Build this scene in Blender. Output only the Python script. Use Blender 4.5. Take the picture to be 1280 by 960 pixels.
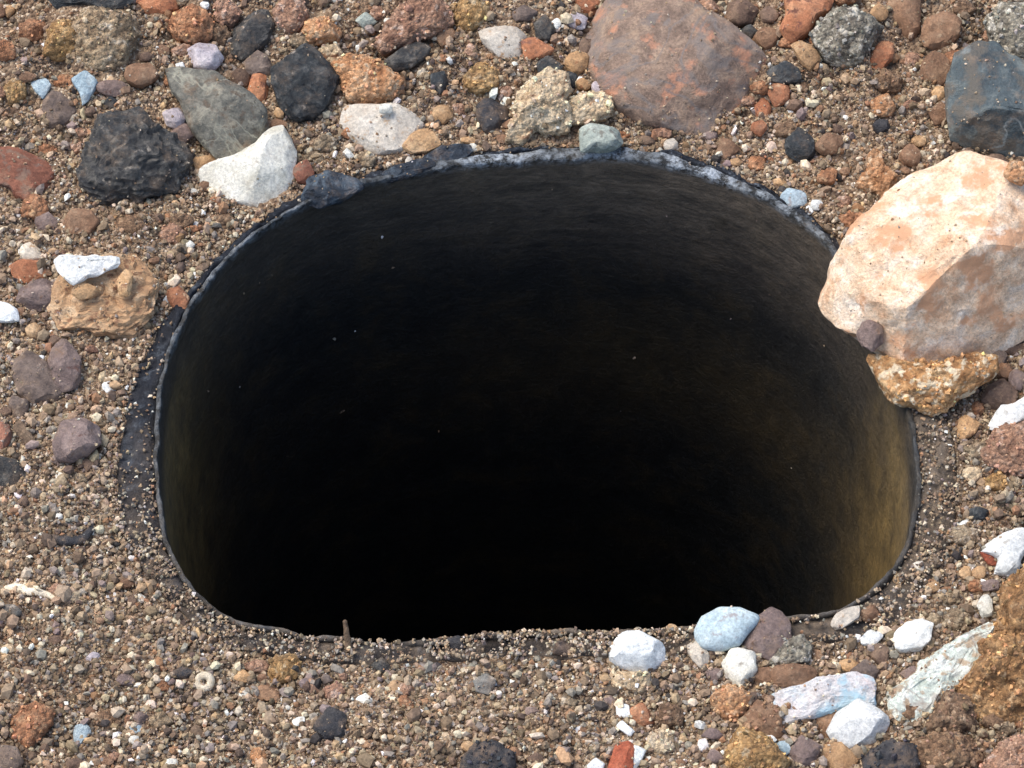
import bpy, bmesh, math, random
import numpy as np
from mathutils import Vector

# ------------------------------------------------------------------ camera, sky, sun, exposure
scene = bpy.context.scene
for o in list(bpy.data.objects):
    bpy.data.objects.remove(o)
C = scene.collection
PITCH = math.radians(56.0)
DIST = 0.60
FPX = 943 * DIST / 0.165            # focal length in photo pixels (photo 1280 x 960)
cam_d = bpy.data.cameras.new('camera')
cam = bpy.data.objects.new('camera', cam_d)
C.objects.link(cam)
cam_d.sensor_width = 36.0
cam_d.lens = 36.0 * FPX / 1280.0
cam_d.clip_start = 0.01
cam_d.clip_end = 500.0
cam.location = (0.0, -DIST * math.cos(PITCH), DIST * math.sin(PITCH))
cam.rotation_euler = (math.pi / 2 - PITCH, 0, 0)
scene.camera = cam

SUN_EL = math.radians(60)
SUN_AZ = math.radians(-62)          # from +Y (beyond the pipe), turned to the left
world = bpy.data.worlds.new('World')
scene.world = world
world.use_nodes = True
wn = world.node_tree
wn.nodes.clear()
sky = wn.nodes.new('ShaderNodeTexSky')
sky.sky_type = 'NISHITA'
sky.sun_disc = False
sky.sun_elevation = SUN_EL
sky.sun_rotation = SUN_AZ
sky.dust_density = 3.0
sky.air_density = 1.0
bgn = wn.nodes.new('ShaderNodeBackground')
bgn.inputs['Strength'].default_value = 0.15
wo = wn.nodes.new('ShaderNodeOutputWorld')
wn.links.new(sky.outputs[0], bgn.inputs[0])
wn.links.new(bgn.outputs[0], wo.inputs[0])
sun_d = bpy.data.lights.new('sun', 'SUN')
sun_d.energy = 1.35
sun_d.angle = math.radians(38)
sun_d.color = (1.0, 0.95, 0.87)
sun = bpy.data.objects.new('sun', sun_d)
C.objects.link(sun)
sd = Vector((math.sin(SUN_AZ) * math.cos(SUN_EL), math.cos(SUN_AZ) * math.cos(SUN_EL), math.sin(SUN_EL)))
sun.rotation_euler = (-sd).to_track_quat('-Z', 'Y').to_euler()
scene.view_settings.view_transform = 'Standard'
scene.view_settings.look = 'None'
scene.view_settings.gamma = 1.0
scene.view_settings.use_curve_mapping = False
scene.view_settings.exposure = 0.8
scene.render.engine = 'CYCLES'
scene.cycles.max_bounces = 6
scene.render.resolution_x = 1024
scene.render.resolution_y = 768

rng = np.random.default_rng(11)
random.seed(5)

# ------------------------------------------------------------------ numpy noise
def _hash(ix, iy, iz, s):
    h = (ix.astype(np.uint32) * np.uint32(374761393)) ^ (iy.astype(np.uint32) * np.uint32(668265263)) \
        ^ (iz.astype(np.uint32) * np.uint32(2246822519)) ^ np.uint32((s * 3266489917) & 0xffffffff)
    h = (h ^ (h >> np.uint32(15))) * np.uint32(2246822519)
    h = (h ^ (h >> np.uint32(13))) * np.uint32(3266489917)
    h = h ^ (h >> np.uint32(16))
    return h.astype(np.float64) / 4294967295.0

def vnoise(p, s=0):
    p = np.asarray(p, float)
    i = np.floor(p).astype(np.int64)
    f = p - i
    f = f * f * f * (f * (f * 6 - 15) + 10)
    r = 0
    for dx in (0, 1):
        wx = f[:, 0] if dx else 1 - f[:, 0]
        for dy in (0, 1):
            wy = f[:, 1] if dy else 1 - f[:, 1]
            for dz in (0, 1):
                wz = f[:, 2] if dz else 1 - f[:, 2]
                r = r + wx * wy * wz * _hash(i[:, 0] + dx, i[:, 1] + dy, i[:, 2] + dz, s)
    return r * 2 - 1

def fbm(p, octv=4, s=0, gain=0.5):
    p = np.asarray(p, float)
    a, t, tot = 1.0, 0, 0
    for k in range(octv):
        t = t + a * vnoise(p * (2.03 ** k) + 17.3 * k, s + k)
        tot += a
        a *= gain
    return t / tot

def worley(p, s=0):
    p = np.asarray(p, float)
    i = np.floor(p).astype(np.int64)
    d = np.full(len(p), 9.0)
    for dx in (-1, 0, 1):
        for dy in (-1, 0, 1):
            for dz in (-1, 0, 1):
                a, b, c = i[:, 0] + dx, i[:, 1] + dy, i[:, 2] + dz
                q = np.stack([a + _hash(a, b, c, s), b + _hash(a, b, c, s + 7), c + _hash(a, b, c, s + 13)], 1)
                d = np.minimum(d, ((q - p) ** 2).sum(1))
    return np.sqrt(d)

def sstep(a, b, x):
    t = np.clip((x - a) / (b - a), 0.0, 1.0)
    return t * t * (3 - 2 * t)

# ------------------------------------------------------------------ pixel -> direction -> point on a plane
CAM = np.array(cam.location)
FWD = np.array((0, math.cos(PITCH), -math.sin(PITCH)))
UPC = np.array((0, math.sin(PITCH), math.cos(PITCH)))
RGT = np.array((1.0, 0, 0))
def ray(px, py):
    px, py = np.asarray(px, float), np.asarray(py, float)
    return FWD + ((px - 640) / FPX)[..., None] * RGT + ((480 - py) / FPX)[..., None] * UPC
def on_plane(px, py, p0, n):
    d = ray(px, py)
    t = ((p0 - CAM) @ n) / (d @ n)
    return CAM + t[..., None] * d
UP = np.array((0, 0, 1.0))
def on_z(px, py, z=0.0):
    return on_plane(px, py, np.array((0, 0, z)), UP)
def to_px(p):
    q = np.asarray(p) - CAM
    w = q @ FWD
    return 640 + FPX * (q @ RGT) / w, 480 - FPX * (q @ UPC) / w

# ------------------------------------------------------------------ the outline of the pipe's mouth
INNER = [(200,600),(199,560),(203,500),(212,455),(228,410),(250,370),(280,335),(310,305),(345,280),(385,258),(430,240),(480,228),(540,217),(600,210),(660,205),(720,203),(780,204),(830,211),(880,223),(930,241),(980,268),(1020,298),(1050,330),(1080,375),(1105,430),(1125,490),(1138,545),(1143,600),(1140,640),(1130,685),(1110,720),(1080,745),(1050,763),(1000,770),(950,775),(880,780),(800,785),(720,787),(660,788),(610,790),(560,797),(500,800),(430,797),(360,790),(310,782),(280,770),(250,745),(228,715),(212,680),(203,640)]
OUTER = [(143,600),(147,560),(155,515),(168,475),(185,430),(205,395),(228,372),(262,335),(300,295),(335,268),(372,240),(415,222),(470,212),(530,200),(590,190),(660,185),(720,183),(780,184),(835,191),(888,203),(940,222),(990,250),(1032,282),(1065,315),(1100,365),(1135,420),(1165,480),(1190,535),(1203,590),(1200,640),(1185,690),(1160,735),(1125,775),(1085,795),(1000,805),(880,812),(800,816),(660,820),(560,826),(500,829),(400,826),(300,812),(255,790),(215,755),(180,710),(160,680),(148,640)]
C0 = on_z(670, 510)
def polar(poly):
    a = np.array(poly, float)
    w = on_z(a[:, 0], a[:, 1])[:, :2] - C0[:2]
    th = np.arctan2(w[:, 1], w[:, 0])
    r = np.hypot(w[:, 0], w[:, 1])
    k = np.argsort(th)
    th, r = th[k], r[k]
    t2 = np.concatenate([th - 2 * np.pi, th, th + 2 * np.pi])
    r2 = np.concatenate([r, r, r])
    g = np.linspace(-np.pi, np.pi, 1441)
    v = np.interp(g, t2, r2)
    v[-1] = v[0]
    ker = np.hanning(17); ker /= ker.sum()
    v = np.convolve(np.concatenate([v[-17:-1], v, v[1:17]]), ker, 'same')[16:-16]
    return g, v
G_TH, R_IN = polar(INNER)
_, R_OUT = polar(OUTER)
def r_in(th): return np.interp(th, G_TH, R_IN)
def r_out(th): return np.interp(th, G_TH, R_OUT)

def wrap(x): return (x + np.pi) % (2 * np.pi) - np.pi
def bump_at(th, c, w): return np.exp(-(wrap(th - c) / w) ** 2)
def ground_h(x, y):
    x = np.asarray(x, float); y = np.asarray(y, float)
    dx, dy = x - C0[0], y - C0[1]
    th = np.arctan2(dy, dx)
    d = np.hypot(dx, dy) - r_out(th)
    p = np.stack([x, y, x * 0], 1)
    k = sstep(0.0, 0.02, d)
    far = sstep(0.3, 2.0, d)
    h = 0.0042 * fbm(p * 34, 3, 3) * k + 0.0016 * fbm(p * 170, 3, 9) * (0.25 + 0.75 * k) + 0.0005 * fbm(p * 700, 2, 31)
    h = h + far * 0.05 * fbm(p * 1.7, 3, 41)
    # soil banks up a little away from the mouth, and towards the far side
    h = h + 0.0035 * sstep(0.0, 0.06, d) + 0.004 * sstep(0.05, 0.13, y)
    h = h + 0.003 * fbm(p * 95, 3, 57) * sstep(0.05, 0.085, y) * k
    h = h - 0.0006
    # the sandy crust at the upper left
    q = on_z(110, 90)
    h = h + 0.004 * np.exp(-(((x - q[0]) / 0.022) ** 2 + ((y - q[1]) / 0.02) ** 2))
    return h
def gh1(x, y): return float(ground_h(np.array([x]), np.array([y]))[0])
def on_ground(px, py):
    z = 0.0
    for _ in range(6):
        p = on_z(px, py, z)
        z = gh1(p[0], p[1])
    return on_z(px, py, z)

# ------------------------------------------------------------------ materials
def lin(c):
    c = np.array(c, float) / 255.0
    return tuple(np.where(c <= 0.04045, c / 12.92, ((c + 0.055) / 1.055) ** 2.4)) + (1.0,)
def new_mat(name):
    m = bpy.data.materials.new(name)
    m.use_nodes = True
    nt = m.node_tree
    return m, nt, nt.nodes['Principled BSDF']
def node(nt, t, **kw):
    n = nt.nodes.new(t)
    for k, v in kw.items():
        if hasattr(n, k): setattr(n, k, v)
        else: n.inputs[k].default_value = v
    return n
def ramp(nt, fac, stops):
    r = nt.nodes.new('ShaderNodeValToRGB')
    e = r.color_ramp.elements
    while len(e) < len(stops): e.new(0.5)
    for i, (p, c) in enumerate(stops):
        e[i].position = p; e[i].color = c
    nt.links.new(fac, r.inputs[0])
    return r
def mixc(nt, fac, a, b, mode='MIX'):
    m = nt.nodes.new('ShaderNodeMix')
    m.data_type = 'RGBA'; m.blend_type = mode
    for s, v in ((0, fac), (6, a), (7, b)):
        if hasattr(v, 'links'): nt.links.new(v, m.inputs[s])
        else: m.inputs[s].default_value = v
    return m.outputs[2]
def math_(nt, op, a, b=None, clamp=False):
    m = nt.nodes.new('ShaderNodeMath'); m.operation = op; m.use_clamp = clamp
    for s, v in ((0, a), (1, b)):
        if v is None: continue
        if hasattr(v, 'links'): nt.links.new(v, m.inputs[s])
        else: m.inputs[s].default_value = v
    return m.outputs[0]

MATS = {}
def rock_mat(name, c1, c2, c3, scale=130, spots=None, spot_amt=0.25, spot_scale=420, rough=0.75, bump=0.5,
             vein=None, vein_scale=55, vein_w=0.05, stretch=(1, 1, 1), grain=0.0, dust=0.3):
    m, nt, b = new_mat(name)
    L = nt.links.new
    tc = node(nt, 'ShaderNodeTexCoord')
    oi = node(nt, 'ShaderNodeObjectInfo')
    vm = nt.nodes.new('ShaderNodeVectorMath'); vm.operation = 'ADD'
    L(tc.outputs['Object'], vm.inputs[0]); L(oi.outputs['Random'], vm.inputs[1])
    mp = node(nt, 'ShaderNodeMapping'); mp.inputs['Scale'].default_value = stretch
    L(vm.outputs[0], mp.inputs[0])
    v = mp.outputs[0]
    n1 = node(nt, 'ShaderNodeTexNoise'); n1.inputs['Scale'].default_value = scale; n1.inputs['Detail'].default_value = 7; n1.inputs['Roughness'].default_value = 0.68; n1.inputs['Distortion'].default_value = 0.6
    L(v, n1.inputs['Vector'])
    col = ramp(nt, n1.outputs['Fac'], [(0.32, lin(c1)), (0.5, lin(c2)), (0.68, lin(c3))]).outputs[0]
    # whole-piece tint
    tint = ramp(nt, oi.outputs['Random'], [(0.0, (0.84, 0.82, 0.8, 1)), (0.5, (1, 1, 1, 1)), (1.0, (1.1, 1.06, 1.0, 1))]).outputs[0]
    col = mixc(nt, 1.0, col, tint, 'MULTIPLY')
    # fine mottling
    n2 = node(nt, 'ShaderNodeTexNoise'); n2.inputs['Scale'].default_value = 1500; n2.inputs['Detail'].default_value = 4; n2.inputs['Roughness'].default_value = 0.8
    L(v, n2.inputs['Vector'])
    mot = ramp(nt, n2.outputs['Fac'], [(0.32, (0.5, 0.5, 0.5, 1)), (0.68, (1.36, 1.34, 1.3, 1))]).outputs[0]
    col = mixc(nt, 0.8, col, mot, 'MULTIPLY')
    if spots is not None:
        ns = node(nt, 'ShaderNodeTexNoise'); ns.inputs['Scale'].default_value = spot_scale; ns.inputs['Detail'].default_value = 5; ns.inputs['Roughness'].default_value = 0.6
        L(vm.outputs[0], ns.inputs['Vector'])
        f = ramp(nt, ns.outputs['Fac'], [(0.72 - spot_amt, (0, 0, 0, 1)), (0.80 - spot_amt, (1, 1, 1, 1))]).outputs[0]
        col = mixc(nt, f, col, lin(spots))
    if vein is not None:
        nv = node(nt, 'ShaderNodeTexNoise'); nv.inputs['Scale'].default_value = vein_scale; nv.inputs['Detail'].default_value = 5; nv.inputs['Distortion'].default_value = 1.2
        L(v, nv.inputs['Vector'])
        a = math_(nt, 'ABSOLUTE', math_(nt, 'SUBTRACT', nv.outputs['Fac'], 0.5))
        f = math_(nt, 'SUBTRACT', 1.0, math_(nt, 'DIVIDE', a, vein_w), True)
        col = mixc(nt, math_(nt, 'MULTIPLY', f, 0.8), col, lin(vein))
    h = n2.outputs['Fac']
    if grain > 0:
        vo = node(nt, 'ShaderNodeTexVoronoi'); vo.inputs['Scale'].default_value = 1050
        L(vm.outputs[0], vo.inputs['Vector'])
        sep = node(nt, 'ShaderNodeSeparateColor'); L(vo.outputs['Color'], sep.inputs[0])
        gcol = ramp(nt, sep.outputs[0], [(0.0, (0.5, 0.47, 0.45, 1)), (0.3, (0.95, 0.93, 0.9, 1)), (0.75, (1.25, 1.22, 1.2, 1)), (1.0, (1.8, 1.76, 1.68, 1))]).outputs[0]
        col = mixc(nt, grain, col, gcol, 'MULTIPLY')
        h = math_(nt, 'ADD', math_(nt, 'MULTIPLY', vo.outputs['Distance'], -1.2), n2.outputs['Fac'])
    if dust > 0:   # brown soil dust lodged in patches
        nd = node(nt, 'ShaderNodeTexNoise'); nd.inputs['Scale'].default_value = 210; nd.inputs['Detail'].default_value = 8; nd.inputs['Roughness'].default_value = 0.75
        L(vm.outputs[0], nd.inputs['Vector'])
        f = ramp(nt, nd.outputs['Fac'], [(0.5, (0, 0, 0, 1)), (0.72, (1, 1, 1, 1))]).outputs[0]
        col = mixc(nt, math_(nt, 'MULTIPLY', f, min(0.85, dust * 1.9)), col, lin((160, 134, 108)))
    L(col, b.inputs['Base Color'])
    b.inputs['Roughness'].default_value = rough
    b.inputs['Specular IOR Level'].default_value = 0.35
    hh = math_(nt, 'ADD', h, math_(nt, 'MULTIPLY', n1.outputs['Fac'], 1.5))
    bp = node(nt, 'ShaderNodeBump'); bp.inputs['Strength'].default_value = min(1.0, bump * 1.3); bp.inputs['Distance'].default_value = 0.0008
    L(hh, bp.inputs['Height'])
    L(bp.outputs[0], b.inputs['Normal'])
    m['mid'] = lin(c2)[:3]
    MATS[name] = m
    return m

R = rock_mat
R('charcoal', (44,46,49), (76,76,75), (128,124,116), 330, spots=(170,164,152), spot_amt=0.09, rough=0.6, bump=0.8)
R('black_stone', (28,33,38), (52,57,60), (104,105,103), 330, spots=(150,140,128), spot_amt=0.07, rough=0.55, dust=0.15)
R('slate_green', (82,82,76), (114,112,102), (154,150,134), 260, spots=(76,72,64), spot_amt=0.16, vein=(160,158,140), vein_w=0.02, rough=0.7)
R('white_stone', (188,186,172), (214,214,204), (232,232,224), 120, spots=(168,160,144), spot_amt=0.12, rough=0.5, bump=0.3, dust=0.14)
R('white_clean', (206,212,212), (226,230,228), (238,240,238), 140, spots=(170,168,160), spot_amt=0.1, rough=0.5, bump=0.3, dust=0.08)
R('pale_quartz', (168,160,148), (194,186,172), (214,208,196), 110, spots=(176,140,100), spot_amt=0.12, rough=0.45, bump=0.3, dust=0.25)
R('lilac_quartz', (150,140,146), (188,180,186), (214,208,210), 170, spots=(110,92,100), spot_amt=0.12, rough=0.5, dust=0.15)
R('brown_rock', (116,98,86), (150,128,112), (184,160,138), 210, spots=(184,134,106), spot_amt=0.17, spot_scale=150, rough=0.65, bump=0.5, vein=(126,118,112), vein_w=0.05, vein_scale=70, dust=0.3)
R('grey_brown', (86,74,68), (112,98,90), (140,124,112), 150, spots=(160,146,130), spot_amt=0.1, dust=0.4)
R('brown_stone', (110,82,62), (140,108,84), (168,136,108), 150, spots=(190,160,128), spot_amt=0.1, dust=0.3)
R('dark_brown', (78,62,54), (106,86,73), (138,114,96), 160, dust=0.35)
R('purple_stone', (98,84,80), (128,111,106), (158,140,132), 150, spots=(92,64,60), spot_amt=0.12, dust=0.35)
R('rust_stone', (130,82,58), (162,108,78), (188,138,104), 150, spots=(206,172,136), spot_amt=0.1, dust=0.25)
R('red_stone', (122,78,62), (152,100,80), (176,128,104), 120, spots=(120,92,80), spot_amt=0.2, dust=0.3)
R('orange_stone', (156,100,70), (186,124,88), (208,152,114), 140, spots=(120,74,60), spot_amt=0.16, dust=0.15)
R('tan_stone', (160,124,88), (188,152,112), (212,182,144), 150, spots=(140,96,64), spot_amt=0.12, dust=0.2)
R('grey_stone', (92,92,90), (122,122,118), (156,155,148), 160, spots=(190,186,174), spot_amt=0.12, dust=0.3)
R('green_grey', (138,148,140), (168,178,168), (196,204,194), 150, spots=(112,116,108), spot_amt=0.14, rough=0.6, dust=0.15)
R('blue_pebble', (150,172,184), (172,192,202), (192,208,214), 200, spots=(150,150,152), spot_amt=0.14, rough=0.6, bump=0.25, dust=0.1)
R('blue_flake', (132,156,170), (164,184,194), (192,208,212), 200, rough=0.6, dust=0.2)
R('blue_rock', (46,56,62), (76,88,93), (122,130,128), 95, spots=(96,92,84), spot_amt=0.2, spot_scale=130, vein=(130,138,138), vein_w=0.022, vein_scale=40, rough=0.42, dust=0.3)
R('beige_rock', (206,162,126), (232,204,174), (246,234,218), 150, spots=(214,164,126), spot_amt=0.2, spot_scale=120, rough=0.6, bump=0.5, dust=0.12)
R('ochre_base', (140,96,58), (182,138,92), (214,182,138), 190, spots=(222,204,172), spot_amt=0.2, grain=0.4, dust=0.2)
R('turquoise', (170,182,172), (204,214,206), (230,234,228), 260, spots=(176,158,134), spot_amt=0.2, rough=0.6, vein=(160,150,140), vein_w=0.02, dust=0.16)
R('pink_blue', (186,204,208), (208,206,206), (208,192,188), 85, spots=(172,200,210), spot_amt=0.2, spot_scale=130, rough=0.6, dust=0.24)
R('rust_clod', (142,98,70), (176,126,92), (206,162,126), 260, spots=(204,166,126), spot_amt=0.12, grain=0.55, bump=0.9, dust=0.3)
R('orange_clod', (170,118,80), (204,154,112), (226,190,152), 240, spots=(228,198,162), spot_amt=0.15, grain=0.5, bump=0.9, dust=0.2)
R('brown_clod', (100,78,60), (132,106,84), (164,138,110), 300, spots=(176,152,126), spot_amt=0.14, grain=0.7, bump=1.0, dust=0.3)
R('ochre_clod', (132,100,62), (168,134,90), (200,172,128), 280, spots=(210,188,150), spot_amt=0.14, grain=0.6, bump=1.0, dust=0.25)
R('sand_clod', (112,94,76), (150,132,108), (190,174,148), 320, spots=(212,200,178), spot_amt=0.16, grain=0.75, bump=1.0, dust=0.2)
R('cream_clod', (186,158,124), (220,198,164), (236,222,196), 260, spots=(150,112,84), spot_amt=0.14, grain=0.45, bump=0.9, dust=0.12)
R('grey_clod', (94,90,82), (138,134,122), (184,180,164), 380, spots=(204,200,186), spot_amt=0.18, grain=0.8, bump=1.0, dust=0.15)
R('pink_clod', (140,104,86), (174,136,112), (204,170,146), 260, spots=(214,186,166), spot_amt=0.14, grain=0.5, bump=0.9, dust=0.2)
R('big_ochre', (124,90,58), (162,124,84), (194,158,114), 190, spots=(204,172,130), spot_amt=0.16, grain=0.6, bump=1.0, dust=0.25)
R('layered_tan', (146,108,76), (188,154,118), (222,200,168), 90, spots=(128,88,62), spot_amt=0.16, stretch=(0.35, 0.6, 2.6), dust=0.25)
R('bone', (206,192,164), (226,216,194), (238,232,216), 160, rough=0.55, bump=0.3, dust=0.2)
R('brick_red', (142,72,50), (168,92,66), (186,118,90), 200, rough=0.7, dust=0.15)
R('wood', (92,74,58), (124,104,84), (150,130,108), 160, stretch=(1, 1, 0.3), dust=0.3)
R('sleeve_chunk', (20,25,33), (42,52,64), (92,106,118), 260, rough=0.6, dust=0.2)
R('rubber', (34,34,38), (52,52,56), (76,74,74), 180, rough=0.5, dust=0.35)

# per-grain colour for the loose sand
def attr_mat(name):
    m, nt, b = new_mat(name)
    a = node(nt, 'ShaderNodeAttribute'); a.attribute_name = 'grain_colour'
    tc = node(nt, 'ShaderNodeTexCoord')
    n = node(nt, 'ShaderNodeTexNoise'); n.inputs['Scale'].default_value = 1900; n.inputs['Detail'].default_value = 3
    nt.links.new(tc.outputs['Object'], n.inputs['Vector'])
    mot = ramp(nt, n.outputs['Fac'], [(0.3, (0.6, 0.6, 0.6, 1)), (0.7, (1.3, 1.3, 1.3, 1))]).outputs[0]
    nt.links.new(mixc(nt, 0.8, a.outputs['Color'], mot, 'MULTIPLY'), b.inputs['Base Color'])
    b.inputs['Roughness'].default_value = 0.8
    b.inputs['Specular IOR Level'].default_value = 0.3
    return m
MAT_GRAIN = attr_mat('loose_sand')

def ground_mat():
    m, nt, b = new_mat('soil')
    L = nt.links.new
    g = node(nt, 'ShaderNodeNewGeometry')
    vo = node(nt, 'ShaderNodeTexVoronoi'); vo.inputs['Scale'].default_value = 1500
    L(g.outputs['Position'], vo.inputs['Vector'])
    sep = node(nt, 'ShaderNodeSeparateColor'); L(vo.outputs['Color'], sep.inputs[0])
    col = ramp(nt, sep.outputs[0], [(0.0, lin((90,74,61))), (0.3, lin((122,102,83))), (0.6, lin((142,121,99))), (0.85, lin((162,142,117))), (1.0, lin((204,190,168)))]).outputs[0]
    n = node(nt, 'ShaderNodeTexNoise'); n.inputs['Scale'].default_value = 45; n.inputs['Detail'].default_value = 8; n.inputs['Roughness'].default_value = 0.7
    L(g.outputs['Position'], n.inputs['Vector'])
    t = ramp(nt, n.outputs['Fac'], [(0.3, (0.86, 0.76, 0.68, 1)), (0.5, (1.0, 0.97, 0.95, 1)), (0.7, (1.08, 1.1, 1.1, 1))]).outputs[0]
    L(mixc(nt, 1.0, col, t, 'MULTIPLY'), b.inputs['Base Color'])
    b.inputs['Roughness'].default_value = 0.95
    b.inputs['Specular IOR Level'].default_value = 0.2
    bp = node(nt, 'ShaderNodeBump'); bp.inputs['Strength'].default_value = 1.0; bp.inputs['Distance'].default_value = 0.0006
    h = math_(nt, 'ADD', math_(nt, 'MULTIPLY', vo.outputs['Distance'], -1.0), n.outputs['Fac'])
    L(h, bp.inputs['Height']); L(bp.outputs[0], b.inputs['Normal'])
    return m

def casing_mat(name, base, scuff_sheen, scuff_sheen_amt, dusty, spec=0.35):
    """black plastic, pale scuffs with painted sky sheen, dried mud stains, painted light fade down the bore"""
    m, nt, b = new_mat(name)
    L = nt.links.new
    g = node(nt, 'ShaderNodeTexCoord')
    mp = node(nt, 'ShaderNodeMapping'); mp.inputs['Scale'].default_value = (1, 1, 0.9)
    L(g.outputs['Object'], mp.inputs[0])
    n = node(nt, 'ShaderNodeTexNoise'); n.inputs['Scale'].default_value = 70; n.inputs['Detail'].default_value = 9; n.inputs['Roughness'].default_value = 0.72; n.inputs['Distortion'].default_value = 0.5
    L(mp.outputs[0], n.inputs['Vector'])
    col = ramp(nt, n.outputs['Fac'], base).outputs[0]
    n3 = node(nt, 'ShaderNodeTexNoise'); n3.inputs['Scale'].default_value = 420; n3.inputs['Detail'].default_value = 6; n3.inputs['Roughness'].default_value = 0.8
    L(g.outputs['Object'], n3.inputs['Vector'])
    f = ramp(nt, n3.outputs['Fac'], [(0.62 - scuff_sheen_amt, (0, 0, 0, 1)), (0.78 - scuff_sheen_amt, (1, 1, 1, 1))]).outputs[0]
    at = node(nt, 'ShaderNodeAttribute'); at.attribute_name = 'wear_and_light'  # scuffs, mud and dust, plus light painted into the colour
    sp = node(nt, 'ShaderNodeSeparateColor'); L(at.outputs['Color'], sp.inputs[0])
    col = mixc(nt, math_(nt, 'MULTIPLY', f, sp.outputs[0]), col, lin(scuff_sheen))  # pale scuffs together with painted sky sheen
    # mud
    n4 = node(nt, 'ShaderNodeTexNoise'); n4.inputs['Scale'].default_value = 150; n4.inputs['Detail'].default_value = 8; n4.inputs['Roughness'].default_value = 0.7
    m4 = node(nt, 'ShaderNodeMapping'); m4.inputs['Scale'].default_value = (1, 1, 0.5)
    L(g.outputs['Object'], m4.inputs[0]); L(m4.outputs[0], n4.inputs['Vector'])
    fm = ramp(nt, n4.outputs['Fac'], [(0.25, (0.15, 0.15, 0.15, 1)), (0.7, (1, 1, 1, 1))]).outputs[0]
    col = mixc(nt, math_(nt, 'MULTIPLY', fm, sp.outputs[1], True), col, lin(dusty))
    # dust, and on the pipe wall painted daylight fading with depth
    m5 = node(nt, 'ShaderNodeMapping'); m5.inputs['Scale'].default_value = (0.5, 0.5, 2.2)
    L(g.outputs['Object'], m5.inputs[0])
    n5 = node(nt, 'ShaderNodeTexNoise'); n5.inputs['Scale'].default_value = 130; n5.inputs['Detail'].default_value = 7; n5.inputs['Roughness'].default_value = 0.66; n5.inputs['Distortion'].default_value = 0.8
    L(m5.outputs[0], n5.inputs['Vector'])
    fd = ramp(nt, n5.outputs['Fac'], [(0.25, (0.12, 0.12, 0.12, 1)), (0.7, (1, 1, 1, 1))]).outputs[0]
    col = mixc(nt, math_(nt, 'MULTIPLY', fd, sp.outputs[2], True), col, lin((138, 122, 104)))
    n6 = node(nt, 'ShaderNodeTexNoise'); n6.inputs['Scale'].default_value = 900; n6.inputs['Detail'].default_value = 6; n6.inputs['Roughness'].default_value = 0.8
    L(m5.outputs[0], n6.inputs['Vector'])
    gr = ramp(nt, n6.outputs['Fac'], [(0.33, (0.45, 0.45, 0.45, 1)), (0.5, (0.95, 0.95, 0.95, 1)), (0.7, (1.6, 1.55, 1.45, 1))]).outputs[0]
    col = mixc(nt, 0.9, col, gr, 'MULTIPLY')
    L(col, b.inputs['Base Color'])
    rr = ramp(nt, n3.outputs['Fac'], [(0.3, (0.42,) * 3 + (1,)), (0.7, (0.75,) * 3 + (1,))]).outputs[0]
    L(rr, b.inputs['Roughness'])
    b.inputs['Specular IOR Level'].default_value = spec
    bp = node(nt, 'ShaderNodeBump'); bp.inputs['Strength'].default_value = 0.9; bp.inputs['Distance'].default_value = 0.0009
    L(math_(nt, 'ADD', n3.outputs['Fac'], n.outputs['Fac']), bp.inputs['Height']); L(bp.outputs[0], b.inputs['Normal'])
    return m
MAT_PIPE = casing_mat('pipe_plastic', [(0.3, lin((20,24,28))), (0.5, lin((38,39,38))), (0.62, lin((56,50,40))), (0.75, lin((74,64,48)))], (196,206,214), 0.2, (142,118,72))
MAT_SLEEVE = casing_mat('sleeve_bitumen', [(0.3, lin((14,17,24))), (0.5, lin((28,33,42))), (0.7, lin((56,62,70)))], (132,142,152), 0.09, (120,104,80), 0.25)

# ------------------------------------------------------------------ mesh helpers
def mesh_from(name, v, faces, mat, smooth=True, sharp=None):
    """faces: (n, k) int array"""
    faces = np.asarray(faces, np.int32)
    me = bpy.data.meshes.new(name)
    n, k = faces.shape
    me.vertices.add(len(v)); me.vertices.foreach_set('co', np.asarray(v, np.float32).ravel())
    me.loops.add(n * k); me.loops.foreach_set('vertex_index', faces.ravel())
    me.polygons.add(n)
    me.polygons.foreach_set('loop_start', np.arange(0, n * k, k, dtype=np.int32))
    me.polygons.foreach_set('use_smooth', np.full(n, smooth))
    me.update(calc_edges=True)
    if mat: me.materials.append(mat)
    if sharp is not None: me.set_sharp_from_angle(angle=math.radians(sharp))
    return me
def link(name, me, loc=(0, 0, 0), parent=None):
    o = bpy.data.objects.new(name, me)
    C.objects.link(o)
    o.location = loc
    if parent: o.parent = parent
    return o
def vattr(me, name, col):
    a = me.attributes.new(name, 'FLOAT_COLOR', 'POINT')
    c = np.ones((len(col), 4), np.float32); c[:, :3] = col
    a.data.foreach_set('color', c.ravel())

ICO = {}
def ico(sub):
    if sub not in ICO:
        bm = bmesh.new()
        bmesh.ops.create_icosphere(bm, subdivisions=sub, radius=1.0)
        v = np.array([x.co[:] for x in bm.verts]); f = np.array([[x.index for x in p.verts] for p in bm.faces])
        bm.free(); ICO[sub] = (v, f)
    return ICO[sub]

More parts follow.
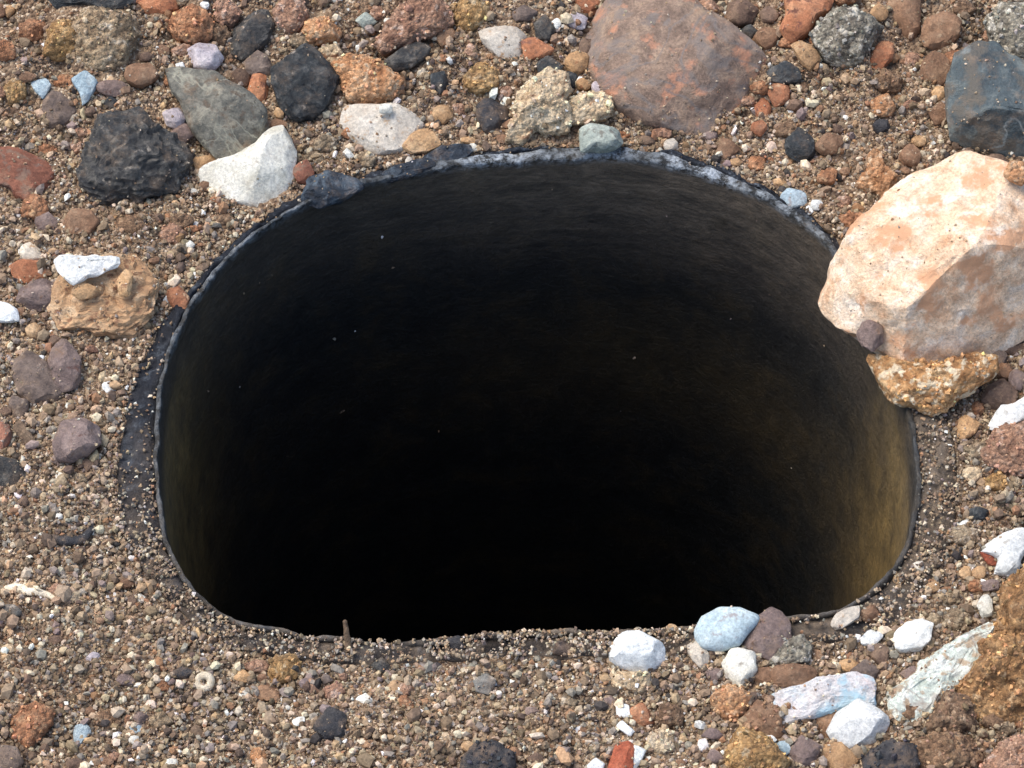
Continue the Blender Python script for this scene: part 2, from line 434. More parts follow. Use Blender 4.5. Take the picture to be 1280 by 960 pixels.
# ------------------------------------------------------------------ the ground, one sheet with the hole left open
def build_ground():
    NA = 840
    th = np.linspace(-np.pi, np.pi, NA, endpoint=False)
    ro = r_out(th)
    d = list(np.linspace(-0.0022, 0.15, 150))
    step = 0.0012
    while d[-1] < 60:
        step *= 1.32
        d.append(d[-1] + step)
    d = np.array(d)
    X = C0[0] + np.cos(th)[None] * (ro[None] + d[:, None])
    Y = C0[1] + np.sin(th)[None] * (ro[None] + d[:, None])
    Z = ground_h(X.ravel(), Y.ravel()).reshape(X.shape)
    Z -= 0.0016 * (1 - sstep(-0.0022, 0.0008, d))[:, None]
    v = np.stack([X, Y, Z], 2).reshape(-1, 3)
    nr = len(d)
    i, j = np.meshgrid(np.arange(nr - 1), np.arange(NA), indexing='ij')
    j2 = (j + 1) % NA
    f = np.stack([i * NA + j, (i + 1) * NA + j, (i + 1) * NA + j2, i * NA + j2], -1).reshape(-1, 4)
    me = mesh_from('ground', v, f, ground_mat())
    o = link('ground', me)
    o['kind'] = 'structure'; o['label'] = 'brown sandy gravel soil around the open pipe'
build_ground()

# ------------------------------------------------------------------ the casing
RIM = 0.0016
def ring_mesh(prof, name, mat, wear_light_fn, seed):
    """prof: list of (inset function(th) -> radius, z)"""
    NA = 900
    th = np.linspace(-np.pi, np.pi, NA, endpoint=False)
    V = []
    for k, (rf, z, jit) in enumerate(prof):
        r = rf(th) if callable(rf) else np.full(NA, rf)
        x, y = C0[0] + np.cos(th) * r, C0[1] + np.sin(th) * r
        P = np.stack([x, y, np.full(NA, z)], 1)
        if jit:
            r2 = r + jit * fbm(P * 160, 4, seed) + (0.0006 * np.minimum(fbm(P * 260, 3, seed + 21), 0.1) * (1 - 0.5 * bump_at(th, 1.36, 0.6)) if z > -0.003 else 0)
            P[:, 2] += jit * 1.1 * fbm(P * 110 + 9, 4, seed + 3) + (jit * 0.8 * fbm(P * 420 + 9, 3, seed + 5) if z > -0.01 else 0)
            if z > -0.004: P[:, 2] -= 0.0014 * bump_at(th, -1.57, 1.1) + 0.0011 * np.maximum(fbm(P * 75 + 3, 3, seed + 9) - 0.22, 0) * 3
            P[:, 0] = C0[0] + np.cos(th) * r2; P[:, 1] = C0[1] + np.sin(th) * r2
        V.append(P)
    v = np.concatenate(V)
    i, j = np.meshgrid(np.arange(len(prof) - 1), np.arange(NA), indexing='ij')
    j2 = (j + 1) % NA
    f = np.stack([i * NA + j, i * NA + j2, (i + 1) * NA + j2, (i + 1) * NA + j], -1).reshape(-1, 4)
    me = mesh_from(name, v, f, mat)
    vattr(me, 'wear_and_light', wear_light_fn(v, np.arctan2(v[:, 1] - C0[1], v[:, 0] - C0[0])))
    return me
casing = bpy.data.objects.new('borehole_casing', None)
C.objects.link(casing)
casing.location = (C0[0], C0[1], -0.6)
casing.empty_display_size = 0.05
casing['label'] = 'dark plastic borehole pipe sunk in the soil with its mouth open'
casing['category'] = 'pipe'
def pipe_wear_and_light(v, th):  # scuffs, mud, rim dust, and light painted on lip and wall
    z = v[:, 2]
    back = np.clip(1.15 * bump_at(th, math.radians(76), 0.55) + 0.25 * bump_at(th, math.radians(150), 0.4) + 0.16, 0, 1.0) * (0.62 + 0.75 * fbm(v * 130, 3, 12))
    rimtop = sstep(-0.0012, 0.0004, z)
    scuff_sheen = 1.0 * back * rimtop  # scuffs plus the sky's reflection painted pale on the far lip
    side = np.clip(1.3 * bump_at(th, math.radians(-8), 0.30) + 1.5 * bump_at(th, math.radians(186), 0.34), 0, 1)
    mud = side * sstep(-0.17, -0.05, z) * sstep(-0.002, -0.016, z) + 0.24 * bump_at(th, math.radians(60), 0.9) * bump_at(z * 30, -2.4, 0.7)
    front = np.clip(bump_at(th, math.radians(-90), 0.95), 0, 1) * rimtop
    bore_light_fade = 0.9 * sstep(-0.05, -0.004, z) * (0.25 + 0.75 * bump_at(th, math.radians(66), 0.75)) * (1 - rimtop)  # daylight falling off down the bore, painted as paler colour near the mouth
    return np.stack([scuff_sheen, mud, np.clip(front + bore_light_fade, 0, 1)], 1)
def lipw(th): return 0.5 + 1.15 * bump_at(th, math.radians(78), 0.62) + 0.12 * fbm(np.stack([np.cos(th) * 9, np.sin(th) * 9, th * 0], 1), 3, 6)
inn = lambda k: (lambda th: r_in(th) + k * lipw(th))
prof = [(1e-4, -1.2, 0), (inn(0), -1.2, 0)] + [(inn(0), z, 0.0005) for z in np.concatenate([np.linspace(-1.1, -0.26, 8), np.linspace(-0.24, -0.012, 50), np.linspace(-0.010, -0.0012, 8)])]
prof += [(inn(0.0000), RIM - 0.0005, 0.0006), (inn(0.0002), RIM - 0.0001, 0.0007), (inn(0.0006), RIM, 0.0007), (inn(0.0013), RIM - 0.0001, 0.0008),
         (inn(0.0019), RIM - 0.0002, 0.0009), (inn(0.0023), RIM - 0.0012, 0.0005), (inn(0.0023), -0.15, 0)]
pm = ring_mesh(prof, 'pipe', MAT_PIPE, pipe_wear_and_light, 50)
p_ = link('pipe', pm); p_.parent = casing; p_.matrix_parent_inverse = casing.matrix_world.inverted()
def inv_parent(o):
    o.location = (-casing.location[0], -casing.location[1], -casing.location[2])
    o.matrix_parent_inverse.identity()
inv_parent(p_)
def sleeve_wear_and_light(v, th):
    z = v[:, 2]
    top = sstep(-0.003, -0.0004, z)
    back = bump_at(th, math.radians(80), 0.75)
    scuff_sheen = np.clip(0.7 * back + 0.3, 0, 1) * top  # scuffs, with painted sky sheen stronger at the far side
    right = np.clip(bump_at(th, math.radians(-8), 0.5), 0, 1)
    front = np.clip(bump_at(th, math.radians(-90), 0.95), 0, 1)
    left = 0.05 * bump_at(th, math.radians(180), 0.6) + 0.5 * bump_at(th, math.radians(-152), 0.25)
    dust = np.clip(1.0 * right + 1.2 * front + left - 0.04, 0, 1.0) * top * np.clip(0.75 + 1.3 * fbm(v * 300, 3, 77), 0.1 + 0.7 * np.clip(front + right, 0, 1), 1)
    return np.stack([scuff_sheen, 0.3 * right * top, dust], 1)
mixr = lambda k: (lambda th: (r_in(th) + 0.0024 * lipw(th)) * (1 - k) + np.maximum(r_out(th), r_in(th) + 0.0024 * lipw(th) + 0.0008) * k)
sp = [(mixr(0), -0.14, 0), (mixr(0), -0.002, 0), (mixr(0.0), RIM - 0.0013, 0.0003), (mixr(0.2), RIM - 0.0011, 0.0006), (mixr(0.32), RIM - 0.0011, 0.0011), (mixr(0.45), RIM - 0.0013, 0.0014), (mixr(0.58), RIM - 0.0012, 0.0014),
      (mixr(0.7), RIM - 0.0013, 0.0014), (mixr(0.9), RIM - 0.0016, 0.0014), (mixr(1.0), RIM - 0.0024, 0.001), (mixr(1.0), -0.14, 0)]
sm_ = ring_mesh(sp, 'outer_sleeve', MAT_SLEEVE, sleeve_wear_and_light, 70)
s_ = link('outer_sleeve', sm_, parent=casing); inv_parent(s_)
s_['label'] = 'blue-black outer sleeve ring around the pipe mouth'

# ------------------------------------------------------------------ stones
REG = {'A': (0, 0), 'B': (420, 0), 'C': (850, 0), 'D': (0, 300), 'E': (850, 300), 'F': (0, 640), 'G': (420, 640), 'H': (850, 640)}
ZS = 1280 / 430.0
def zpx(reg, poly):
    a = np.array(poly, float)
    if reg is None: return a
    return a / ZS + np.array(REG[reg])
STONES = []           # (pixel centre, pixel radius) for keeping random pebbles apart
DUSTABLE = []         # (verts, normals, density)

def poly_radius(uv, th):
    """distance from the origin to the polygon's edge in direction th"""
    n = len(uv)
    d = np.stack([np.cos(th), np.sin(th)], 1)
    best = np.zeros(len(th))
    for i in range(n):
        a, b = uv[i], uv[(i + 1) % n]
        e = b - a
        den = d[:, 0] * e[1] - d[:, 1] * e[0]
        den = np.where(np.abs(den) < 1e-12, 1e-12, den)
        t = (a[0] * e[1] - a[1] * e[0]) / den
        s = (a[0] * d[:, 1] - a[1] * d[:, 0]) / den
        ok = (t > 0) & (s >= -1e-6) & (s <= 1 + 1e-6)
        best = np.where(ok, np.maximum(best, t), best)
    return best

def stone(name, label, cat, mat, px, T=0.62, bury=0.42, scl=1.11, tb=0.5, fac=9, rg=0.065, kind='rock', sub=None, group=None,
          boxy=2.6, ksm=7, planes=(), dust=None, base_z=None, on=None, strata=(0.3, 0.5, 0.8)):
    px = np.asarray(px, float)
    px = px.mean(0) + (px - px.mean(0)) * scl
    seed = int(abs(px[:, 0].sum() * 7 + px[:, 1].sum() * 13)) % 9973
    rs = np.random.default_rng(seed)
    # area centroid of the outline
    x, y = px[:, 0], px[:, 1]
    x2, y2 = np.roll(x, -1), np.roll(y, -1)
    cr = x * y2 - x2 * y
    A = cr.sum() / 2
    cx, cy = ((x + x2) * cr).sum() / (6 * A), ((y + y2) * cr).sum() / (6 * A)
    Rpx = math.sqrt(abs(A) / math.pi)
    STONES.append((cx, cy, Rpx))
    g = on_ground(np.float64(cx), np.float64(cy)) if base_z is None else on_z(np.float64(cx), np.float64(cy), base_z)
    if on:                                   # rests on the stone whose label starts so: the point of it met first on this line of sight
        ho = [o for o in C.objects if o.get('label', '').startswith(on)][0]
        hv = np.empty(len(ho.data.vertices) * 3, np.float32); ho.data.vertices.foreach_get('co', hv)
        hv = hv.reshape(-1, 3) + np.array(ho.location)
        hx, hy = to_px(hv)
        k = np.where(np.hypot(hx - cx, hy - cy) < max(6, Rpx * 0.6))[0]
        if len(k):
            dd = np.linalg.norm(hv[k] - CAM, axis=1).min()
            dr = ray(np.float64(cx), np.float64(cy)); dr /= np.linalg.norm(dr)
            g = CAM + dr * dd
    view = CAM - g; view /= np.linalg.norm(view)
    n = (1 - tb) * UP + tb * view; n /= np.linalg.norm(n)
    e1 = np.array((1.0, 0, 0)); e1 -= n * (e1 @ n); e1 /= np.linalg.norm(e1)
    e2 = np.cross(n, e1)
    P = on_plane(px[:, 0], px[:, 1], g, n) - g
    uv = np.stack([P @ e1, P @ e2], 1)
    size = math.sqrt(abs(((uv[:, 0] * np.roll(uv[:, 1], -1) - np.roll(uv[:, 0], -1) * uv[:, 1]).sum()) / 2) / math.pi)
    ev = np.linalg.eigvalsh(np.cov(uv.T))
    short = min(size, 1.35 * math.sqrt(max(ev[0], 1e-12)))
    th_half = T * short
    if sub is None:
        sub = 6 if Rpx > 85 else 5 if Rpx > 34 else 4 if Rpx > 13 else 3
    v, f = ico(sub)
    th = np.arctan2(v[:, 1], v[:, 0])
    gth = np.linspace(-np.pi, np.pi, 361)
    rr = poly_radius(uv, gth)
    ker = np.hanning(ksm); ker /= ker.sum()
    rr = np.convolve(np.concatenate([rr[-14:-1], rr, rr[1:14]]), ker, 'same')[13:-13]
    rr = np.interp(th, gth, rr)
    rho = np.hypot(v[:, 0], v[:, 1])
    s = (rho ** boxy + np.abs(v[:, 2]) ** boxy) ** (-1.0 / boxy)
    q = np.stack([rr * s * v[:, 0], rr * s * v[:, 1], th_half * s * v[:, 2]], 1)
    # flat broken faces
    Sc = np.array((size, size, th_half))
    qn = q / Sc
    pl = [(np.array(p[:3], float), p[3]) for p in planes]
    for _ in range(fac):
        d = rs.normal(size=3); d[2] = abs(d[2]) + 0.55
        if rs.random() < 0.3: d[2] *= -1
        pl.append((d, rs.uniform(0.70, 0.95)))
    if kind in ('rock', 'strata'):           # many small chipped faces
        for _ in range(26 if Rpx > 14 else 12):
            d = rs.normal(size=3)
            pl.append((d, rs.uniform(0.84, 0.975)))
    for d, t in pl:
        d = d / np.linalg.norm(d)
        pr = qn @ d
        lim = t * pr.max()
        ex = np.maximum(pr - lim, 0)
        qn = qn - np.outer(ex * 0.97, d)
    q = qn * Sc
    # surface relief
    nr = v * np.array((1, 1, size / max(th_half, 1e-9))); nr /= np.linalg.norm(nr, axis=1)[:, None]
    pn = q / size
    off = rs.uniform(-50, 50, 3)
    if kind == 'clod':
        w = worley(pn * 3.2 + off, seed); w2 = worley(pn * 7.5 + off, seed + 1)
        dsp = size * (rg * 2.4 * (0.55 - w) + rg * 1.5 * (0.5 - w2) + rg * 2.0 * fbm(pn * 2.0 + off, 6, seed, 0.66))
    elif kind == 'strata':
        ax = np.array(strata); ax = ax / np.linalg.norm(ax)
        c = pn @ ax * 5 + 2.2 * fbm(pn * 1.7 + off, 4, seed)
        saw = (c - np.floor(c)) * (0.5 + 0.5 * fbm(pn * 2.3 + off + 5, 2, seed + 2))
        dsp = size * (rg * 1.2 * (saw - 0.3) + rg * 1.5 * fbm(pn * 3.3 + off, 5, seed, 0.62) + rg * 0.5 * (0.5 - worley(pn * 6 + off, seed)))
    elif kind == 'smooth':
        dsp = size * rg * fbm(pn * 1.6 + off, 3, seed)
    else:
        rid = 1 - 2 * np.abs(fbm(pn * 2.6 + off, 3, seed + 4))
        dsp = size * (rg * 1.4 * fbm(pn * 2.0 + off, 5, seed, 0.6) + rg * 0.5 * rid + rg * 0.5 * fbm(pn * 9 + off, 4, seed + 8, 0.65))
    q = q + nr * dsp[:, None]
    W = q[:, :1] * e1 + q[:, 1:2] * e2 + q[:, 2:] * n
    zmin, zmax = W[:, 2].min(), W[:, 2].max()
    lift = -zmin - bury * (zmax - zmin) + (0.0004 if kind != 'clod' else 0.0001)
    d = (g - CAM); d /= np.linalg.norm(d)
    W = W + d * (lift / d[2])              # slide along the line of sight onto its bed
    base = np.array((g[0] + (d * (lift / d[2]))[0], g[1] + (d * (lift / d[2]))[1], g[2]))
    W = W + g - base
    me = mesh_from(name, W, f, MATS[mat], True, 24 if kind in ('rock', 'strata') else None)
    o = link(name, me, base)
    if label: o['label'] = label
    if cat: o['category'] = cat
    if group: o['group'] = group
    if dust is None: dust = {'clod': 0.5, 'rock': 0.14, 'strata': 0.3, 'smooth': 0.06}[kind]
    if dust > 0:
        N = np.empty(len(W) * 3, np.float32); me.vertices.foreach_get('normal', N)
        DUSTABLE.append((W + base, N.reshape(-1, 3), dust, Rpx, MATS[mat]['mid'] if kind == 'clod' else None))
    return o

def S(reg, label, mat, poly, name='stone', cat='stone', **kw):
    return stone(name, label, cat, mat, zpx(reg, poly), **kw)
def clod(reg, label, mat, poly, **kw):
    kw = dict(dict(kind='clod', rg=0.085, fac=4, T=0.75, boxy=2.2, bury=0.36), **kw)
    return stone('soil_clod', label, 'soil clod', mat, zpx(reg, poly), **kw)
def chip(reg, label, mat, poly, name='chip', cat='chip', **kw):
    kw = dict(dict(T=0.38, tb=0.35, boxy=3.5, fac=7, rg=0.06, bury=0.2, dust=0.04, ksm=3), **kw)
    return stone(name, label, cat, mat, zpx(reg, poly), **kw)
def blob(cx, cy, rx, ry=None, n=9, jit=0.16):
    ry = ry or rx * 0.85
    rs = np.random.default_rng(int(cx * 31 + cy * 17) % 99991)
    a = np.sort(np.arange(n) / n * 2 * np.pi + rs.uniform(-0.2, 0.2, n))
    k = 1 + rs.uniform(-jit, jit, n)
    return [(cx + rx * kk * math.cos(t), cy + ry * kk * math.sin(t)) for t, kk in zip(a, k)]

#--STONES--
# large ones first
S(None, 'broad flat brown rock with rusty patches lying beyond the pipe rim', 'brown_rock',
  [(735,50),(745,25),(757,0),(775,-20),(850,-15),(872,15),(917,40),(947,64),(962,97),(941,124),(894,158),(862,167),(816,158),(773,138),(756,118),(742,80)],
  T=0.42, bury=0.52, tb=0.36, fac=6, rg=0.035, boxy=2.4, dust=0.12, scl=1.06)
S(None, 'big beige and white rock overhanging the pipe mouth', 'beige_rock',
  [(1186,196),(1135,226),(1085,270),(1058,300),(1036,322),(1021,350),(1028,376),(1045,409),(1072,433),(1098,456),(1139,468),(1172,462),(1205,448),(1240,440),(1285,412),(1312,360),(1318,290),(1285,220),(1246,194),(1219,190)],
  T=0.78, bury=0.22, tb=0.55, fac=4, rg=0.04, boxy=2.8, dust=0.05, scl=1.0, planes=[(-0.2, 0.55, 0.8, 0.58), (0.42, -0.78, 0.55, 0.5), (-0.8, -0.35, 0.5, 0.72)])
clod('E', 'ochre crumbly lump under the overhanging beige rock', 'ochre_base',
  [(720,430),(860,470),(960,470),(1080,430),(1150,440),(1155,500),(1060,570),(980,625),(930,638),(870,618),(800,597),(760,540)], rg=0.06, T=0.7, tb=0.6, bury=0.1)
S('C', 'dark blue-grey rock with pale veins behind the beige rock', 'blue_rock',
  [(1055,160),(1110,160),(1165,165),(1215,220),(1290,250),(1390,300),(1400,480),(1330,560),(1180,550),(1060,547),(1025,490),(1013,400),(1010,320),(1035,230)],
  T=0.75, bury=0.25, fac=7, rg=0.05, planes=[(-0.6, 0.1, 0.75, 0.72), (0.3, 0.5, 0.8, 0.75)])
clod('H', 'large ochre clod leaning against the turquoise slab', 'big_ochre',
  [(1190,300),(1230,250),(1290,225),(1400,260),(1440,500),(1400,760),(1280,850),(1200,820),(1130,825),(1075,780),(1060,700),(1045,640),(1110,560),(1140,480),(1195,420)], rg=0.07, T=0.7, bury=0.3)
S('A', 'charcoal layered rock beside the white stone', 'charcoal',
  [(400,420),(480,400),(560,470),(640,520),(720,570),(732,640),(690,690),(600,720),(500,748),(400,748),(320,722),(298,660),(330,600),(370,480)], kind='strata', rg=0.1, T=0.6, fac=10, strata=(0.25, 0.75, 0.6), dust=0.1, ksm=5)
S('A', 'grey-green slab propped on the white stone', 'slate_green',
  [(618,290),(650,262),(740,278),(820,283),(900,330),(972,410),(984,480),(962,535),(900,582),(830,602),(780,555),(720,480),(680,380),(640,330)], T=0.5, rg=0.04, dust=0.05, planes=[(0.2, -0.5, 0.85, 0.8)])
S('A', 'white curved stone near the pipe rim', 'white_stone',
  [(732,645),(780,618),(880,588),(950,548),(1000,488),(1050,472),(1082,500),(1097,590),(1087,650),(1035,740),(987,792),(940,772),(860,732),(770,702),(735,684)], T=0.55, rg=0.025, fac=7, dust=0.02, planes=[(0.7, -0.3, 0.65, 0.8), (-0.1, -0.7, 0.7, 0.78)])
S('A', 'black angular stone beside a small orange crumb', 'black_stone',
  [(1018,250),(1090,188),(1150,183),(1202,230),(1258,300),(1242,340),(1190,432),(1100,443),(1058,410),(1038,350),(1018,310)], rg=0.06, fac=12, T=0.7, dust=0.06)
S('A', 'dark grey-brown upright stone behind the black angular stone', 'charcoal',
  [(860,130),(930,60),(985,42),(1012,90),(1002,150),(955,190),(900,237),(860,200)], T=0.7)
S('A', 'small grey angular stone between two dark stones', 'grey_brown', [(908,230),(950,188),(1000,218),(1018,270),(960,293),(913,270)])
S('A', 'small dark round pebble beside an orange crumb', 'dark_brown', blob(895,292,38,34), kind='smooth')
S('A', 'purple and white rounded pebble behind the grey-green slab', 'lilac_quartz', [(698,190),(740,168),(800,173),(828,215),(802,262),(750,278),(703,245)], kind='smooth', rg=0.08, T=0.8)
S('A', 'pale pink chip touching the purple pebble', 'pink_clod', [(633,190),(680,166),(715,173),(702,207),(650,214)])
clod('A', 'rounded rust lump behind the purple pebble', 'rust_clod', [(633,90),(670,43),(720,28),(775,58),(792,120),(762,163),(690,163),(648,132)])
clod('A', 'small rust-brown lump joined to a larger rust lump', 'brown_clod', [(775,90),(830,88),(857,130),(832,168),(780,157)])
S('A', 'rust-red stone beyond the sandy crust', 'orange_stone', [(503,-20),(655,-20),(658,40),(602,73),(545,47),(510,10)], T=0.8)
clod('A', 'brown crumbly lump behind the dark upright stone', 'pink_clod', [(798,20),(850,-6),(897,45),(862,98),(808,82)])
S('A', 'black stone at the far edge of the sandy crust', 'black_stone', [(160,-30),(500,-30),(480,28),(385,40),(300,12),(225,45),(180,10)], T=0.6)
clod('A', 'rust-orange lump above the black angular stone', 'orange_clod', [(1128,120),(1150,78),(1220,68),(1268,110),(1252,162),(1180,178),(1138,167)])
clod('A', 'tan crumb between the black angular stone and a rust lump', 'cream_clod', [(1188,180),(1255,168),(1280,220),(1242,252),(1198,232)])
clod('A', 'pinkish brown lump behind the black angular stone', 'pink_clod', [(1023,40),(1060,-10),(1120,-8),(1142,60),(1122,112),(1060,122),(1028,80)])
S('A', 'small orange crumb beside the black angular stone', 'orange_stone', [(922,330),(940,282),(985,278),(998,330),(982,384),(943,388)], T=0.8)
S('A', 'small pinkish white quartz on the charcoal rock', 'lilac_quartz', [(606,415),(670,402),(694,440),(662,484),(622,462)], T=0.8)
S('A', 'small purple stone wedged beside the grey-green slab', 'purple_stone', [(638,490),(690,458),(724,500),(682,535),(642,524)])
S('A', 'rust-red rock half buried left of the charcoal rock', 'red_stone', [(-60,570),(0,555),(60,558),(150,588),(192,650),(192,740),(150,778),(90,764),(40,700),(-40,670)], rg=0.05, bury=0.4)
S('A', 'dull grey stone half buried beside a blue flake', 'grey_brown', [(158,390),(200,346),(270,368),(292,420),(232,484),(172,462)], bury=0.5)
chip('A', 'pale blue flake with ragged corners on the sandy crust', 'blue_flake', [(118,310),(170,293),(188,320),(162,368),(128,332)], name='flake', cat='flake')
chip('A', 'blue-white flake beside the dull grey stone', 'blue_flake', [(268,300),(320,268),(363,310),(332,362),(312,393),(296,342)], name='flake', cat='flake')
clod('A', 'tan-orange clod left of the pale blue flake', 'ochre_clod', [(18,330),(50,298),(97,320),(92,372),(38,388)])
S('A', 'small black chip behind the charcoal rock', 'black_stone', [(388,385),(410,358),(437,375),(432,412),(398,414)])
S('A', 'brown rounded stone below the charcoal rock', 'brown_stone', [(233,830),(270,783),(340,788),(367,830),(332,873),(258,878)], kind='smooth', rg=0.1)
S('A', 'small purple-brown stone beside the brown rounded stone', 'purple_stone', [(128,820),(180,793),(218,830),(202,878),(148,873)])
clod('A', 'yellow ochre clod on the sandy crust', 'ochre_clod', [(168,205),(188,110),(240,72),(302,110),(302,170),(232,218)], bury=0.55)
clod('A', 'pale sandy cemented lump behind the blue-white flake', 'sand_clod', [(270,120),(330,30),(480,58),(512,140),(470,240),(390,290),(300,240)], bury=0.6, rg=0.06)
S('A', 'small reddish round stone between the white stone and the pipe', 'red_stone', blob(1130,642,36,40), kind='smooth')
clod('A', 'purple-brown crumb below the charcoal rock', 'pink_clod', [(588,860),(640,838),(692,870),(662,917),(598,903)], bury=0.45)
S('A', 'tiny white chip under the purple pebble', 'white_clean', [(653,240),(680,233),(693,265),(665,275)])
S('A', 'tiny white bead among rust lumps', 'white_clean', blob(762,20,16,14))

clod('B', 'orange clod with a pale foot above the pale flat stone', 'orange_clod', [(-4,250),(60,213),(140,233),(190,268),(248,293),(243,337),(170,378),(100,398),(48,373),(16,310)])
clod('B', 'large pinkish rust clod behind the dark oval pebble', 'pink_clod', [(148,190),(190,110),(220,50),(310,-6),(400,15),(424,80),(392,122),(330,142),(260,172),(200,200)])
S('B', 'dark grey oval pebble tilted on the rust clod', 'charcoal', [(186,225),(240,188),(300,158),(349,178),(333,217),(270,253),(203,268)], kind='smooth', rg=0.07, bury=0.35, on='large pinkish rust clod')
S('B', 'pale flat cream stone lying beside the pipe rim', 'pale_quartz', [(2,430),(60,398),(150,402),(230,397),(292,418),(323,480),(262,543),(180,578),(118,563),(58,502)], T=0.4, tb=0.4, rg=0.035, planes=[(0, -0.5, 0.8, 0.8)])
S('B', 'small white pebble resting on the pale flat stone', 'white_stone', blob(185,405,28,19), kind='smooth', bury=0.2, on='pale flat cream stone')
chip('B', 'tan shell-like splinter at the foot of the pale flat stone', 'tan_stone', [(248,545),(300,488),(350,488),(393,540),(340,563),(280,568)])
S('B', 'wedge of milky quartz beside an orange crumb', 'pale_quartz', [(498,123),(560,108),(660,106),(703,140),(698,190),(703,247),(670,265),(600,228),(558,172)], rg=0.03, fac=8, planes=[(0, -0.7, 0.6, 0.65)])
S('B', 'orange crumb against the milky quartz wedge', 'orange_stone', [(692,160),(730,138),(770,163),(818,185),(770,213),(708,228)])
S('B', 'black pebble below the orange crumb', 'black_stone', [(748,235),(790,212),(843,250),(817,278),(758,278)])
S('B', 'tan angular pebble next to the broad brown rock', 'tan_stone', [(843,240),(880,192),(938,205),(932,252),(890,278)])
clod('B', 'cream crumbly clod in two lobes near the rim', 'cream_clod', [(638,522),(668,430),(663,390),(688,350),(740,308),(790,272),(842,293),(874,340),(845,380),(879,440),(852,493),(780,488),(745,480),(700,532)], rg=0.075)
clod('B', 'smaller cream clod beside the broad brown rock', 'cream_clod', [(857,390),(910,357),(990,352),(1028,380),(1023,422),(980,453),(890,463),(862,432)], rg=0.075)
S('B', 'pale green-grey stone sitting on the pipe rim', 'green_grey', [(912,487),(960,457),(1020,467),(1078,520),(1010,563),(960,553),(917,568)], T=0.7, bury=0.03, base_z=0.0012, dust=0)
clod('B', 'ochre clod behind the milky quartz wedge', 'ochre_clod', [(438,40),(480,-6),(560,15),(563,80),(510,112),(458,133)])
clod('B', 'yellow ochre clod below the milky quartz wedge', 'ochre_clod', [(478,290),(540,238),(603,270),(603,322),(540,353),(488,332)], bury=0.45)
S('B', 'dull black stone half buried left of the cream clod', 'rubber', [(518,400),(560,368),(633,390),(643,440),(602,493),(560,503),(528,440)], bury=0.6)
S('B', 'small blue-black pebble above the pale flat stone', 'black_stone', [(353,280),(400,268),(418,310),(387,348),(358,332)], bury=0.5)
S('B', 'small dark grey oval pebble behind the black pebble', 'charcoal', [(738,90),(780,57),(813,110),(792,153),(748,142)], kind='smooth')
S('B', 'lilac white pebble beside the broad brown rock', 'lilac_quartz', [(843,75),(890,42),(933,70),(922,108),(880,103)])
S('B', 'tiny white pebble touching the lilac white pebble', 'white_clean', blob(820,88,17,18))
S('B', 'dark round pebble tucked under the broad brown rock', 'dark_brown', blob(937,180,34,31), kind='smooth')
S('B', 'small black pebble behind the smaller cream clod', 'black_stone', blob(868,302,30,32), kind='smooth')
S('B', 'small tan pebble behind the smaller cream clod', 'tan_stone', blob(920,315,24,22))
S('B', 'small pinkish pebble behind the smaller cream clod', 'lilac_quartz', blob(972,325,24,25))
S('B', 'pale green crumb left of the large pinkish clod', 'green_grey', [(73,75),(110,48),(153,80),(110,108)])
S('B', 'small flat grey stone behind the milky quartz wedge', 'grey_brown', [(652,50),(700,22),(748,45),(722,78),(668,78)])
S('B', 'reddish brown stone against the broad brown rock', 'rust_stone', [(890,10),(920,-20),(975,-15),(985,25),(950,60),(905,45)])
S(None, 'blue-black broken chunk on the rim below the white curved stone', 'sleeve_chunk', [(372,252),(388,224),(412,216),(440,220),(452,236),(430,248),(400,258)], bury=0.35, base_z=0.0, rg=0.09, T=0.5, name='broken_chunk', cat='chunk')
S(None, 'blue-black broken chunk on the rim below the pale flat stone', 'sleeve_chunk', [(462,222),(500,206),(535,198),(552,206),(520,218),(480,230)], bury=0.4, base_z=0.0, rg=0.09, T=0.5, name='broken_chunk', cat='chunk')
S(None, 'blue-black broken chunk on the rim below the dull black stone', 'sleeve_chunk', [(525,200),(552,184),(585,180),(592,190),(572,204),(545,210)], bury=0.35, base_z=0.0, rg=0.09, T=0.5, name='broken_chunk', cat='chunk')
S('B', 'white bead at the rim below the dull black stone', 'white_stone', blob(510,550,20,17), kind='smooth')
S('B', 'thin pale splinter at the rim below the pale flat stone', 'pale_quartz', blob(270,603,14,20))
S('B', 'cream bead at the rim below the broad brown rock', 'pale_quartz', blob(1245,540,28,22))

S('C', 'brick-orange block beside the grey-green speckled stone', 'orange_stone', [(390,-30),(570,-30),(555,40),(505,70),(474,133),(430,158),(378,147),(372,120),(400,50)], T=0.75, fac=8, rg=0.04)
clod('C', 'grey-green speckled stone beside the brick-orange block', 'grey_clod', [(502,120),(570,48),(640,42),(720,78),(744,110),(702,162),(672,222),(620,253),(548,217),(512,172)], rg=0.05, fac=7)
S('C', 'tan elongated pebble between the block and the speckled stone', 'tan_stone', [(417,170),(455,148),(512,200),(518,232),(480,268),(453,232)])
S('C', 'brown oblong stone beyond the speckled stone', 'brown_stone', [(772,40),(790,-15),(885,-15),(893,100),(862,153),(818,122),(783,90)])
S('C', 'rounded brown stone beside the dark blue-grey rock', 'brown_stone', [(898,120),(908,68),(980,43),(1043,80),(1023,152),(970,193),(918,167)], kind='rock', rg=0.06)
clod('C', 'grey speckled stone leaning on the dark blue-grey rock', 'grey_clod', [(1148,80),(1200,28),(1290,20),(1360,90),(1340,220),(1280,243),(1210,243),(1168,160)], fac=7, rg=0.05, bury=-0.1)
S('C', 'black angular pebble lone in pale sand near the rim', 'black_stone', [(392,530),(435,477),(493,520),(498,570),(450,608),(402,582)], T=0.7)
S('C', 'black oval pebble at the end of the broad brown rock', 'black_stone', [(327,265),(390,232),(443,260),(448,300),(390,313),(337,302)])
